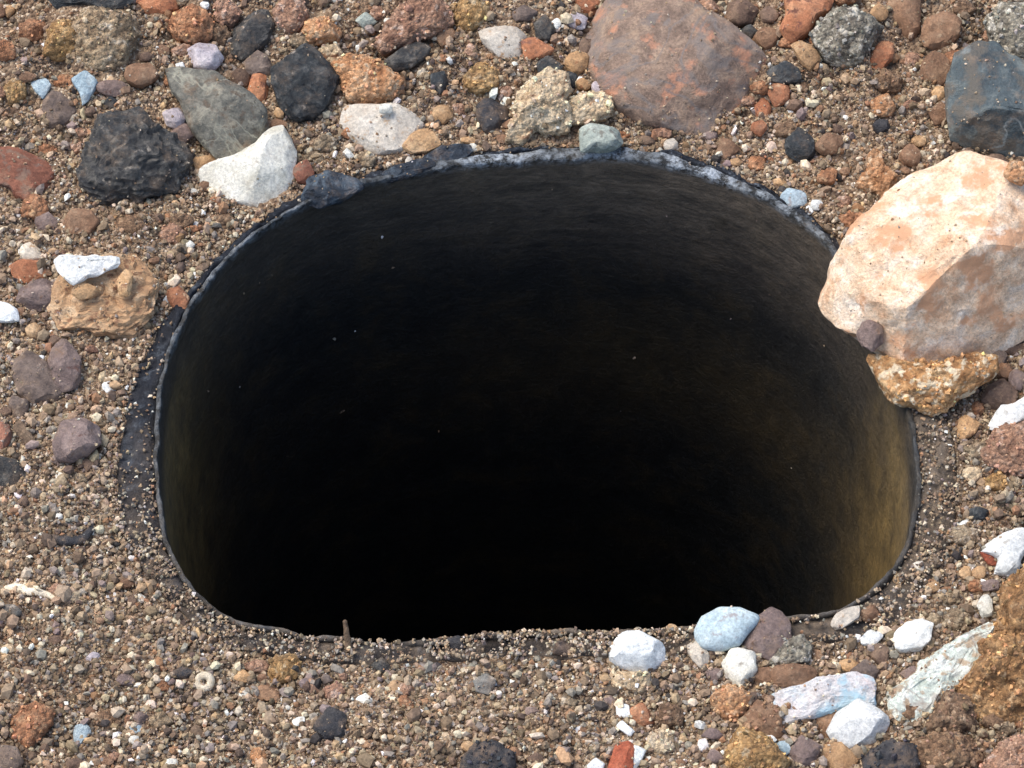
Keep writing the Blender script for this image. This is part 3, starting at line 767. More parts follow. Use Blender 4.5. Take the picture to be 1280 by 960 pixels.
S('C', 'dark brown pebble behind the broad brown rock', 'dark_brown', [(148,60),(180,17),(240,2),(288,40),(262,88),(188,98)])
S('C', 'brown pebble beside the brick-orange block', 'dark_brown', [(297,50),(330,22),(368,50),(352,88),(308,82)])
S('C', 'golden brown pebble beside the brick-orange block', 'brown_stone', [(277,140),(300,102),(358,113),(363,167),(310,188)])
S('C', 'small black pebble behind the broad brown rock', 'black_stone', [(222,115),(260,92),(288,120),(262,153),(228,147)])
S('C', 'pinkish brown pebble behind the broad brown rock', 'pink_clod', [(57,20),(100,-6),(143,25),(132,68),(78,57)])
S('C', 'rust pebble below the black oval pebble', 'rust_stone', [(327,350),(350,312),(408,323),(403,372),(355,403)])
S('C', 'upright rust crumb by the foot of the broad brown rock', 'orange_stone', [(278,400),(310,362),(338,400),(328,448),(288,437)])
S('C', 'small rust crumb between the broad brown rock and the rim', 'rust_stone', blob(295,475,26,30))
clod('C', 'jagged bright orange crumb beside the beige rock', 'orange_clod', [(662,682),(702,630),(698,580),(740,562),(758,620),(808,660),(793,702),(760,743),(718,712)], rg=0.1, dust=0.1)
S('C', 'rust slab behind the jagged orange crumb', 'rust_stone', [(698,230),(740,157),(788,163),(793,212),(745,263),(698,257)])
clod('C', 'brown clod below the rust slab', 'brown_clod', [(698,310),(760,257),(823,300),(812,343),(750,348)])
S('C', 'orange stained crumb below the brown clod', 'orange_clod', [(708,380),(770,348),(798,400),(777,443),(733,438)])
S('C', 'tall brown stone beside the dark blue-grey rock', 'brown_stone', [(892,260),(920,187),(985,197),(1003,270),(972,323),(903,302)])
S('C', 'brown pebble in the gap by the dark blue-grey rock', 'brown_stone', [(928,420),(970,382),(1008,420),(992,458),(943,463)])
S('C', 'small tan pebble above the gap by the dark blue-grey rock', 'tan_stone', blob(960,350,26,28))
S('C', 'brown round pebble behind the beige rock', 'brown_stone', [(813,570),(860,532),(898,570),(882,623),(828,612)])
S('C', 'small black pebble in the sand behind the jagged orange crumb', 'rubber', blob(748,470,30,28))
S('C', 'blue-white crumb beside the rim near two white beads', 'blue_pebble', [(367,740),(400,707),(463,718),(468,762),(420,778),(383,772)])
S('C', 'larger white bead beside the rim', 'white_clean', blob(507,763,22,22), kind='smooth')
S('C', 'smaller white bead beside the rim', 'white_clean', blob(480,785,15,16), kind='smooth')
S('C', 'orange crumb lying on top of the beige rock', 'orange_clod', blob(1255,640,48,42), bury=0.4, on='big beige and white rock')
S('C', 'pinkish pebble behind the tall brown stone', 'pink_clod', blob(862,222,30,26))
S('C', 'tan pebble between two brown stones', 'tan_stone', blob(740,45,34,30))
S('E', 'small purple-black stone stuck to the beige rock', 'purple_stone', [(657,350),(690,302),(753,318),(758,372),(715,413),(678,392)], bury=0.45, on='big beige and white rock', dust=0)

S('D', 'layered tan stone with split grain near the pipe', 'layered_tan', [(165,295),(200,190),(225,110),(330,70),(420,48),(490,52),(540,105),(604,160),(616,212),(562,272),(500,353),(430,353),(330,333),(230,325)], kind='strata', rg=0.09, T=0.36, tb=0.4, bury=0.4, strata=(0.05, 0.9, 0.45), scl=1.04)
chip('D', 'white flaky crust on the layered tan stone', 'white_clean', [(196,75),(250,58),(290,66),(350,60),(400,70),(455,48),(462,90),(400,105),(380,128),(330,132),(280,163),(232,122)], bury=0.35, on='layered tan stone', rg=0.09, T=0.25, dust=0.1)
S('D', 'rust-brown stone beside the white flaky crust', 'rust_stone', [(38,105),(70,77),(160,87),(178,130),(132,163),(68,153)])
S('D', 'pale tan stone behind the rust-brown stone', 'pale_quartz', [(72,40),(110,7),(168,60),(152,83),(88,83)])
S('D', 'grey-purple stone next to the layered tan stone', 'purple_stone', [(67,230),(88,168),(160,152),(218,168),(208,232),(150,278),(98,273)])
S('D', 'tan oval pebble on the layered tan stone', 'tan_stone', [(267,200),(310,162),(363,178),(352,213),(300,218)], bury=0.35, on='layered tan stone')
S('D', 'upright tan shard on the layered tan stone', 'tan_stone', [(437,150),(465,112),(493,130),(483,212),(448,218)], bury=0.35, on='layered tan stone')
chip('D', 'white chip at the foot of the grey-purple stone', 'white_clean', [(-30,235),(20,238),(62,258),(67,298),(0,303),(-30,290)])
S('D', 'small rust pebble between the layered tan stone and the rim', 'rust_stone', [(618,190),(660,172),(703,220),(693,263),(650,263),(628,232)])
S('D', 'broad grey flat stone sunk in the soil', 'grey_brown', [(47,460),(100,417),(160,427),(190,500),(223,560),(213,603),(140,618),(78,572)], bury=0.55, T=0.4)
S('D', 'purple-brown stone overlapping the broad grey flat stone', 'purple_stone', [(178,440),(240,367),(298,450),(293,542),(225,583),(200,520)], bury=0.5)
S('D', 'small dark grey stone below the broad grey flat stone', 'grey_brown', [(37,580),(103,598),(103,642),(60,683),(37,642)])
S('D', 'maroon split rock with a hollow beneath it', 'purple_stone', [(197,760),(228,688),(290,667),(363,698),(363,772),(300,803),(220,838)], T=0.75, bury=0.15, planes=[(0, 0.3, 0.9, 0.8)])
S('D', 'slender tan splinter beside the maroon rock', 'wood', [(42,690),(80,677),(133,750),(123,783),(88,752)])
S('D', 'greenish black stone below the tan splinter', 'charcoal', [(-20,800),(60,817),(98,870),(62,933),(0,943),(-20,900)])
S('D', 'reddish stone above the greenish black stone', 'red_stone', [(-30,680),(37,688),(43,740),(20,783),(-30,783)])
S('D', 'white speck chip beside the outer sleeve', 'white_clean', [(372,540),(410,527),(433,560),(400,573)])
S('D', 'white shell crumb below the maroon rock', 'white_stone', blob(222,880,18,16))
S('D', 'tan crumb above the broad grey flat stone', 'tan_stone', blob(130,340,32,26))

chip('E', 'white ragged chip beside the maroon clod', 'white_clean', [(1148,692),(1200,617),(1240,616),(1290,580),(1340,590),(1330,640),(1232,693),(1180,703)], T=0.5)
clod('E', 'maroon clod below the white ragged chip', 'pink_clod', [(1128,790),(1180,718),(1280,690),(1350,740),(1340,860),(1280,883),(1200,883),(1138,842)], bury=0.4)
S('E', 'tan pebble at the foot of the ochre lump', 'tan_stone', [(1022,700),(1055,647),(1113,680),(1098,722),(1048,748)])
S('E', 'dark brown stone in the shade of the beige rock', 'dark_brown', [(1128,560),(1200,517),(1253,560),(1243,613),(1170,633),(1128,612)])
S('E', 'brown stone wedged under the beige rock', 'dark_brown', blob(1245,400,44,36))
S('E', 'tan pebble in a cluster under the beige rock', 'grey_brown', blob(1180,440,34,28))
S('E', 'brown pebble in a cluster under the beige rock', 'brown_stone', blob(1205,490,38,32))
S('E', 'maroon pebble in a cluster under the beige rock', 'purple_stone', blob(1255,520,34,36))
S('E', 'tan knobbly crumb beside the maroon clod', 'cream_clod', blob(1088,870,36,26))
clod('E', 'yellowish crumb below the maroon clod', 'ochre_clod', blob(1180,905,42,34))

S('F', 'rust clod alone in the brown sand', 'rust_clod', [(47,800),(80,737),(130,712),(193,737),(188,792),(152,833),(110,883),(52,842)], kind='clod', rg=0.05, fac=6, name='soil_clod', cat='soil clod')
chip('F', 'bright blue flake with a white corner', 'blue_flake', [(272,800),(320,787),(338,820),(300,863),(277,852)], name='flake', cat='flake')
chip('F', 'small plain blue flake beside a white crumb', 'blue_flake', [(482,800),(520,790),(533,815),(495,828)], name='flake', cat='flake')
S('F', 'white crumb beside the small plain blue flake', 'white_stone', blob(498,848,20,18))
S('F', 'white crumb alone in brown sand near the sleeve', 'white_stone', [(500,310),(525,305),(545,322),(520,335),(503,325)])
S('F', 'black flat chip beside the round white shell', 'rubber', [(627,600),(680,577),(733,595),(690,618),(638,618)])
S('F', 'lumpy black stone in sand below the rim', 'rubber', [(1167,800),(1222,727),(1283,757),(1290,850),(1220,863)], bury=0.5)
clod('F', 'greenish yellow crumb below the rim', 'ochre_clod', [(997,600),(1030,537),(1100,537),(1123,590),(1082,633),(1018,643)], bury=0.4)
S('F', 'orange-brown flat crumb below the greenish yellow crumb', 'brown_stone', [(942,670),(990,637),(1048,670),(1032,703),(958,703)])
S('F', 'lilac crumb in brown sand', 'lilac_quartz', [(315,545),(345,522),(375,528),(368,548),(335,560)])
S('F', 'dark stone below the lone rust clod', 'grey_brown', [(-20,870),(60,877),(83,930),(60,975),(-20,965)])
S('F', 'tan crumb beside the round white shell', 'tan_stone', [(868,620),(900,582),(933,610),(917,638)])
S('F', 'small rust crumb below the round white shell', 'orange_clod', blob(965,915,32,36))
S('F', 'white crumb close to the small rust crumb', 'white_stone', blob(640,940,26,22))
S('F', 'two-tone grey pebble below the black curved fragment', 'grey_stone', blob(40,372,36,26))
S('F', 'brown flat crumb right of the bright blue flake', 'brown_clod', blob(400,772,52,30), bury=0.5)

S('G', 'white-grey angular quartz beside the blue oval pebble', 'white_clean', [(1012,530),(1060,457),(1090,437),(1150,457),(1213,498),(1218,552),(1170,588),(1090,598),(1028,567)], fac=8, rg=0.03, dust=0, T=0.75, planes=[(0, -0.75, 0.6, 0.6), (0, 0.35, 0.85, 0.75)])
clod('G', 'tan crumb under the white-grey quartz', 'cream_clod', [(1033,630),(1060,597),(1160,602),(1168,652),(1130,673),(1038,657)])
chip('G', 'small white chip below the tan crumb', 'white_clean', [(1043,718),(1087,717),(1093,762),(1048,768)])
chip('G', 'curved white chip above the red and white stone', 'white_clean', [(1043,797),(1063,776),(1108,815),(1092,835)])
S('G', 'brick-red half of a red and white stone', 'brick_red', [(1012,960),(1050,847),(1110,857),(1100,960),(1080,990),(1020,990)], T=0.7, rg=0.03)
S('G', 'white half of a red and white stone', 'white_clean', [(1103,868),(1153,888),(1133,932),(1097,975)], T=0.7, rg=0.03)
S('G', 'rust crumb beside the small white chip', 'rust_stone', [(1092,735),(1140,712),(1193,790),(1110,793)])
S('G', 'black chip lodged on the front rim', 'rubber', [(393,475),(460,462),(483,510),(438,518)], bury=0.3)
S('G', 'flat grey pebble in sand below the front rim', 'grey_stone', [(512,630),(555,602),(598,630),(572,678),(523,668)], bury=0.45)
S('G', 'dull dark patch of stone on the front rim', 'grey_brown', blob(842,512,44,28), bury=0.6)
S('G', 'black crumbly stone in sand far below the front rim', 'rubber', [(468,930),(520,867),(600,867),(653,900),(650,970),(560,1000),(470,975)], bury=0.4, kind='clod', rg=0.07)
chip('G', 'white chip beside the brick-red stone', 'white_clean', [(935,945),(965,915),(1000,935),(985,970),(945,975)])
S('G', 'white crumb in sand below the twig stub', 'white_stone', [(68,695),(110,675),(142,705),(112,722)])
S('G', 'dark grey crumb in sand below the twig stub', 'charcoal', [(128,570),(170,542),(208,580),(182,608)])
S('G', 'tan bead on the front rim beside the blue oval pebble', 'tan_stone', blob(1252,440,22,24), kind='smooth')
clod('G', 'brown lump left of the ochre pebble cluster', 'brown_clod', blob(1240,760,48,44))
clod('G', 'tan lump right of the red and white stone', 'cream_clod', blob(1210,860,52,46))

S('H', 'pale blue oval pebble on the front rim', 'blue_pebble', [(63,440),(88,395),(150,363),(220,363),(282,390),(287,412),(245,455),(217,493),(150,513),(88,502),(66,470)], kind='smooth', rg=0.03, fac=2, T=0.6, dust=0.01, bury=0.15)
S('H', 'purple-brown angular stone against the blue oval pebble', 'purple_stone', [(232,480),(268,420),(350,352),(378,390),(413,440),(403,492),(332,548),(268,513)], T=0.7, fac=8, planes=[(0.4, 0.3, 0.8, 0.7)])
S('H', 'white rough stone below the blue oval pebble', 'white_stone', [(162,560),(183,518),(273,505),(279,592),(230,668),(172,632)], rg=0.05, dust=0.02)
clod('H', 'white and grey sugary stone beside the purple-brown stone', 'grey_clod', [(332,562),(378,488),(450,462),(488,500),(473,563),(400,573)], fac=6, rg=0.05)
S('H', 'white oblong stone at the front rim', 'pale_quartz', [(557,420),(588,373),(668,347),(668,392),(602,433),(563,443)], rg=0.03)
S('H', 'brown pebble touching the white oblong stone', 'brown_stone', [(667,370),(720,347),(748,380),(722,413),(678,403)])
chip('H', 'white diamond-shaped chip near the front rim', 'white_clean', [(672,470),(710,437),(758,460),(722,498),(678,493)])
chip('H', 'white squarish chip beside the turquoise slab', 'white_clean', [(802,455),(860,407),(938,397),(928,472),(892,513),(807,518)], T=0.5)
S('H', 'long turquoise-white slab beside the large ochre clod', 'turquoise', [(1208,358),(1203,422),(1133,462),(1133,522),(1083,592),(1043,642),(963,692),(933,762),(917,838),(838,803),(768,742),(757,680),(838,638),(898,598),(918,548),(968,498),(1080,452),(1150,407)], T=0.34, rg=0.1, fac=6, tb=0.45, dust=0.12, bury=0.45, ksm=3)
S('H', 'pink and blue mottled slab behind the white-blue rock', 'pink_blue', [(342,705),(388,668),(530,628),(650,607),(702,618),(753,650),(773,722),(742,748),(660,712),(560,743),(480,773),(400,793),(368,762)], T=0.4, rg=0.09, fac=7, tb=0.5, dust=0.1, bury=0.42, ksm=3)
S('H', 'white-blue faceted rock leaning on the pink and blue slab', 'white_clean', [(545,800),(588,752),(660,707),(737,738),(783,790),(742,853),(670,891),(588,868)], T=0.7, fac=8, rg=0.03, dust=0.01, planes=[(0, -0.6, 0.75, 0.7), (-0.6, 0.1, 0.75, 0.75)])
clod('H', 'dark brown clod under the turquoise slab', 'brown_clod', [(927,780),(990,677),(1073,697),(1093,803),(990,843),(927,823)])
clod('H', 'pale rust lump left of the pink and blue slab', 'orange_clod', [(122,690),(180,647),(273,690),(243,753),(190,783),(137,742)])
S('H', 'golden brown rounded stone in the ochre cluster', 'brown_stone', [(232,770),(290,707),(363,728),(383,833),(300,853),(237,802)], kind='clod', rg=0.03)
clod('H', 'large golden brown clod in the ochre cluster', 'ochre_clod', [(182,870),(230,807),(322,848),(403,930),(360,990),(260,1010),(187,960)], rg=0.05)
S('H', 'grey-brown rounded stone below the pink and blue slab', 'purple_stone', [(412,880),(450,837),(523,870),(503,932),(440,953),(412,922)])
S('H', 'brown crescent stone hugging the white-blue rock', 'brown_stone', [(512,770),(560,732),(588,770),(565,815),(573,863),(528,863),(512,820)])
S('H', 'tan-brown stone under the white-blue rock', 'tan_stone', [(527,870),(600,865),(663,930),(640,975),(560,985),(525,950)])
S('H', 'small blue stone below the golden brown rounded stone', 'blue_flake', [(358,860),(400,847),(413,890),(382,913)])
S('H', 'tiny white stone on the golden brown rounded stone', 'white_clean', blob(330,848,26,16), bury=0.3, on='golden brown rounded stone')
clod('H', 'dark grey clod below the white-blue rock', 'rubber', [(687,920),(760,862),(873,868),(880,950),(840,1000),(700,1000)], bury=0.45)
clod('H', 'flat brown clod below the large ochre clod', 'brown_clod', [(868,870),(960,828),(1083,848),(1125,930),(1060,985),(920,990)], bury=0.45)
clod('H', 'pinkish red clod below the large ochre clod', 'pink_clod', [(1128,950),(1200,867),(1290,845),(1380,900),(1370,1000),(1250,1030),(1140,1010)], rg=0.1)
chip('H', 'white ragged chip with a red underside above the large ochre clod', 'white_clean', [(1112,140),(1200,92),(1290,55),(1310,110),(1265,172),(1253,243),(1172,223),(1188,172)], T=0.5)
S('H', 'red underside fragment beneath the white ragged chip', 'brick_red', [(1115,150),(1180,165),(1180,195),(1150,200)])
S('H', 'white upright chip at the end of the turquoise slab', 'white_stone', [(1107,340),(1140,292),(1158,330),(1168,383),(1123,393)])
S('H', 'small black stone near a thin white shell arc', 'black_stone', [(1072,0),(1100,-20),(1148,-5),(1133,33),(1083,28)])
S('H', 'small cream pebble at the rim beside the muddy wall', 'pale_quartz', [(867,190),(900,177),(908,217),(880,238)])
S('H', 'tan pebble at the rim beside the muddy wall', 'tan_stone', blob(815,250,24,20))
S('H', 'brown slab under the white rough stone', 'brown_stone', [(337,577),(420,570),(503,578),(513,622),(440,653),(348,643)], bury=0.4)
S('H', 'grey-brown pebble above the pink and blue slab', 'grey_brown', [(637,590),(690,552),(743,590),(722,623),(658,613)])
S('H', 'purple pebble above the turquoise slab', 'purple_stone', [(817,600),(870,572),(903,590),(862,633)])
clod('H', 'beige lump above the turquoise slab', 'sand_clod', blob(1030,400,48,38))
clod('H', 'beige lump beside the white squarish chip', 'sand_clod', blob(990,325,50,30), bury=0.5)
S('H', 'cream pebble behind the beige lumps', 'tan_stone', blob(938,275,28,24))
S('H', 'maroon pebble below the white ragged chip', 'purple_stone', [(1117,260),(1183,252),(1188,288),(1128,293)])
S('H', 'white-tan crumb under the blue oval pebble', 'pale_quartz', [(17,500),(60,477),(113,540),(92,593),(48,553)])
S('H', 'cream pebble above the white upright chip', 'tan_stone', blob(1112,228,28,26))
#--END STONES--

# ------------------------------------------------------------------ bent and slender bits, swept along a line on the soil
def sweep(name, label, cat, mat, reg, pts, wid, flat=0.6, lift=0.4, rg=0.12, zs=None):
    a = zpx(reg, pts)
    P = np.array([on_ground(np.float64(x), np.float64(y)) for x, y in a])
    w = np.array(wid, float) / ZS / 1280 * (0.165 * 1280 / 943)   # zoom pixels -> metres, half width
    if zs is not None: P[:, 2] += np.array(zs)
    n = 28
    t = np.linspace(0, len(P) - 1, n)
    Q = np.stack([np.interp(t, np.arange(len(P)), P[:, k]) for k in range(3)], 1)
    for _ in range(2):
        Q[1:-1] = (Q[:-2] + 2 * Q[1:-1] + Q[2:]) / 4
    ww = np.interp(t, np.arange(len(P)), w)
    ww[0] *= 0.4; ww[-1] *= 0.4
    Q[:, 2] += ww * lift
    T_ = np.gradient(Q, axis=0); T_ /= np.linalg.norm(T_, axis=1)[:, None]
    B = np.cross(T_, UP); B /= np.maximum(np.linalg.norm(B, axis=1), 1e-9)[:, None]
    N = np.cross(B, T_)
    m = 10
    an = np.linspace(0, 2 * np.pi, m, endpoint=False)
    V = Q[:, None] + ww[:, None, None] * (np.cos(an)[None, :, None] * B[:, None] + flat * np.sin(an)[None, :, None] * N[:, None])
    V = V.reshape(-1, 3)
    ctr = np.repeat(Q, m, 0)
    V = ctr + (V - ctr) * (1 + rg * fbm(V * 900, 3, 5) * 2)[:, None]
    i, j = np.meshgrid(np.arange(n - 1), np.arange(m), indexing='ij')
    j2 = (j + 1) % m
    f = np.stack([i * m + j, i * m + j2, (i + 1) * m + j2, (i + 1) * m + j], -1).reshape(-1, 4)
    base = P.mean(0)
    me = mesh_from(name, V - base, f, MATS[mat])
    bm = bmesh.new(); bm.from_mesh(me); bmesh.ops.holes_fill(bm, edges=bm.edges, sides=0); bm.to_mesh(me); bm.free()
    o = link(name, me, base)
    o['label'] = label; o['category'] = cat
    return o
sweep('shell_fragment', 'thin pale shell arc with a straight spine in brown sand', 'shell', 'bone', 'F', [(10,288),(60,285),(120,300),(170,305),(205,325),(212,355),(196,388)], [8,20,18,12,9,8,6])
sweep('rubber_fragment', 'black curved fragment with an upturned end in brown sand', 'fragment', 'rubber', 'F', [(182,100),(220,108),(270,115),(310,105),(335,75),(348,48)], [16,22,22,20,15,8], flat=0.7)
sweep('shell_fragment', 'thin white shell arc near a small black stone', 'shell', 'white_clean', 'H', [(1072,38),(1050,48),(1044,70),(1050,95),(1043,120)], [8,11,11,9,5], lift=1.0)
sweep('twig', 'short grey-brown twig stub standing up at the front rim', 'twig', 'wood', 'G', [(50,525),(45,500),(42,480),(38,450)], [13,12,10,8], flat=1.0, lift=0.3, zs=[0, 0.0012, 0.003, 0.0055])
sweep('twig', 'tiny pale root fibre below the thin pale shell arc', 'twig', 'bone', 'F', [(120,405),(135,390),(148,378)], [5,6,4], lift=0.6)

def round_shell():
    c = on_ground(*zpx('F', [(762, 638)])[0].astype(float))
    R_, r_ = 0.0013, 0.00085
    n, m = 24, 12
    V = []
    for i in range(n):
        a = 2 * math.pi * i / n
        for j in range(m):
            b = 2 * math.pi * j / m
            V.append(((R_ + r_ * math.cos(b)) * math.cos(a), (R_ + r_ * math.cos(b)) * math.sin(a), r_ * 0.9 * math.sin(b) + 0.0003 * math.cos(a)))
    f = [(i * m + j, ((i + 1) % n) * m + j, ((i + 1) % n) * m + (j + 1) % m, i * m + (j + 1) % m) for i in range(n) for j in range(m)]
    me = mesh_from('shell', np.array(V), f, MATS['bone'])
    o = link('shell', me, (c[0], c[1], c[2] + 0.0007))
    o.rotation_euler = (math.radians(20), 0.1, 0)
    o['label'] = 'round white shell with a dark hole in its middle'; o['category'] = 'shell'
round_shell()

# ------------------------------------------------------------------ pebbles scattered in the soil
def in_mouth(px, py, pad=0.0):
    w = on_z(px, py)
    th = np.arctan2(w[..., 1] - C0[1], w[..., 0] - C0[0])
    return np.hypot(w[..., 0] - C0[0], w[..., 1] - C0[1]) < r_out(th) + pad
KINDS = [  # material, label, group, weight far side, weight near side, weight lower right
    ('rust_clod', 'small rust-brown crumb loose in the gravelly soil', 'loose rust-brown crumbs', 5, 1.0, 3, 'clod'),
    ('brown_stone', 'small brown pebble loose in the gravelly soil', 'loose brown pebbles', 2.5, 1.5, 2, 'rock'),
    ('dark_brown', 'small dark pebble loose in the gravelly soil', 'loose dark pebbles', 2.5, 1.5, 1.5, 'rock'),
    ('tan_stone', 'small tan pebble loose in the gravelly soil', 'loose tan pebbles', 1.5, 1.0, 2, 'rock'),
    ('purple_stone', 'small purple-grey pebble loose in the gravelly soil', 'loose purple-grey pebbles', 1.2, 1.2, 1, 'rock'),
    ('white_stone', 'small white crumb loose in the gravelly soil', 'loose white crumbs', 0.9, 1.6, 1.2, 'rock'),
    ('sand_clod', 'small sandy crumb loose in the gravelly soil', 'loose sandy crumbs', 3, 3, 2, 'clod'),
    ('pink_clod', 'small pinkish brown crumb loose in the gravelly soil', 'loose pinkish brown crumbs', 3, 0.8, 2, 'clod'),
    ('brown_clod', 'small dark brown crumb loose in the gravelly soil', 'loose dark brown crumbs', 3, 1.5, 2.5, 'clod')]
REFS = []
def short_refs():
    import re as _re
    seen = {}
    for o in C.objects:
        if o.get('category') and o.get('label') and o.type == 'MESH' and not o.get('group'):
            t = _re.split(r' (?:beside|lying|overhanging|under|with|behind|near|propped|leaning|at|on|touching|joined|between|beyond|above|wedged|below|left|half|alone|of|in|against|resting|tucked|stuck|around|lone|right|sunk|close|sitting|tilted|overlapping|lodged|hugging|next|from|by|standing)(?: |$)', o['label'])[0]
            seen.setdefault(t, []).append(o)
    for t, os_ in seen.items():
        if len(os_) == 1 and len(t.split()) > 1:
            x, y = to_px(np.array(os_[0].location))
            REFS.append((float(x), float(y), t))
def scatter(n):
    short_refs()
    used = {}
    rs = np.random.default_rng(77)
    done, tries = 0, 0
    while done < n and tries < 20000:
        tries += 1
        px, py = rs.uniform(-30, 1310), rs.uniform(-25, 985)
        far = py < 330
        lr = px > 880 and py > 480
        if not far and not lr and rs.random() < 0.45: continue
        r = min(rs.lognormal(math.log(9.6 if far or lr else 6.2), 0.4), 19)
        if in_mouth(np.float64(px), np.float64(py), 0.0012): continue
        if any((px - a) ** 2 + (py - b) ** 2 < (0.78 * (c + r)) ** 2 for a, b, c in STONES): continue
        wt = np.array([k[3] if far else k[5] if lr else k[4] for k in KINDS], float)
        k = KINDS[rs.choice(len(KINDS), p=wt / wt.sum())]
        if k[0] == 'white_stone': r = min(r, 6)
        nm, ct = ('soil_crumb', 'soil crumb') if k[6] == 'clod' else ('pebble', 'pebble')
        ref = min(REFS, key=lambda q: (q[0] - px) ** 2 + (q[1] - py) ** 2)
        near = math.hypot(ref[0] - px, ref[1] - py)
        word = 'tiny' if r < 6.5 else 'small' if r < 10 else 'medium'
        lab = k[1].split(' loose')[0].replace('small', word, 1) + (' close to the ' if near < 60 else ' in the sand near the ') + ref[2]
        if len(lab.split()) > 15: lab = lab.replace(' in the sand near the ', ' near the ')
        stone(nm, lab, ct, k[0], blob(px, py, r * rs.uniform(0.9, 1.3), r * rs.uniform(0.65, 1.0), 7, 0.3), kind=k[6],
              rg=0.12 if k[6] == 'clod' else 0.06, ksm=3, group=k[2], sub=3, bury=rs.uniform(0.25, 0.5), dust=0.1)
        done += 1
scatter(285)

# ------------------------------------------------------------------ loose sand: one mass of tens of thousands of grains
PAL = np.array([lin(c)[:3] for c in [(142,121,98), (120,101,81), (92,78,66), (170,149,122), (204,188,162), (146,137,124), (152,116,86), (230,224,212), (64,59,56), (134,119,111), (178,148,114)]])
W_MID = np.array([.28, .17, .05, .21, .08, .08, .045, .014, .014, .03, .06])
W_FAR = np.array([.24, .17, .08, .18, .07, .06, .09, .014, .025, .035, .07])
W_GREY = np.array([.17, .11, .05, .20, .12, .21, .02, .022, .025, .05, .03])
W_DUST = np.array([.25, .05, 0, .32, .22, .10, .04, .01, 0, 0, .08])
def grain_shapes():
    rs = np.random.default_rng(4)
    out = []
    cube_v = np.array([(x, y, z) for x in (-1, 1) for y in (-1, 1) for z in (-1, 1)], float) * 0.62
    cf = [(0,1,3,2), (4,6,7,5), (0,4,5,1), (2,3,7,6), (0,2,6,4), (1,5,7,3)]
    tri = [t for a, b, c, d in cf for t in ((a, b, c), (a, c, d))]
    ov = np.array([(1, 0, 0), (-1, 0, 0), (0, 1, 0), (0, -1, 0), (0, 0, 1), (0, 0, -1)], float)
    of = np.array([(0,2,4), (2,1,4), (1,3,4), (3,0,4), (2,0,5), (1,2,5), (3,1,5), (0,3,5)])
    for k in range(3):
        out.append((ov * rs.uniform(0.8, 1.25, (6, 1)) + rs.uniform(-0.3, 0.3, (6, 3)), of))
    for k in range(2):
        out.append((cube_v * rs.uniform(0.7, 1.3, (1, 3)) + rs.uniform(-0.26, 0.26, (8, 3)), np.array(tri)))
    iv, if_ = ico(1)
    for k in range(5):
        out.append((iv * rs.uniform(0.72, 1.22, (len(iv), 1)) * rs.uniform(0.75, 1.2, (1, 3)), if_))
    return out
SHAPES = grain_shapes()
def rand_rot(rs, n):
    q = rs.normal(size=(n, 4)); q /= np.linalg.norm(q, axis=1)[:, None]
    w, x, y, z = q.T
    return np.stack([1-2*(y*y+z*z), 2*(x*y-z*w), 2*(x*z+y*w), 2*(x*y+z*w), 1-2*(x*x+z*z), 2*(y*z-x*w), 2*(x*z-y*w), 2*(y*z+x*w), 1-2*(x*x+y*y)], 1).reshape(n, 3, 3)

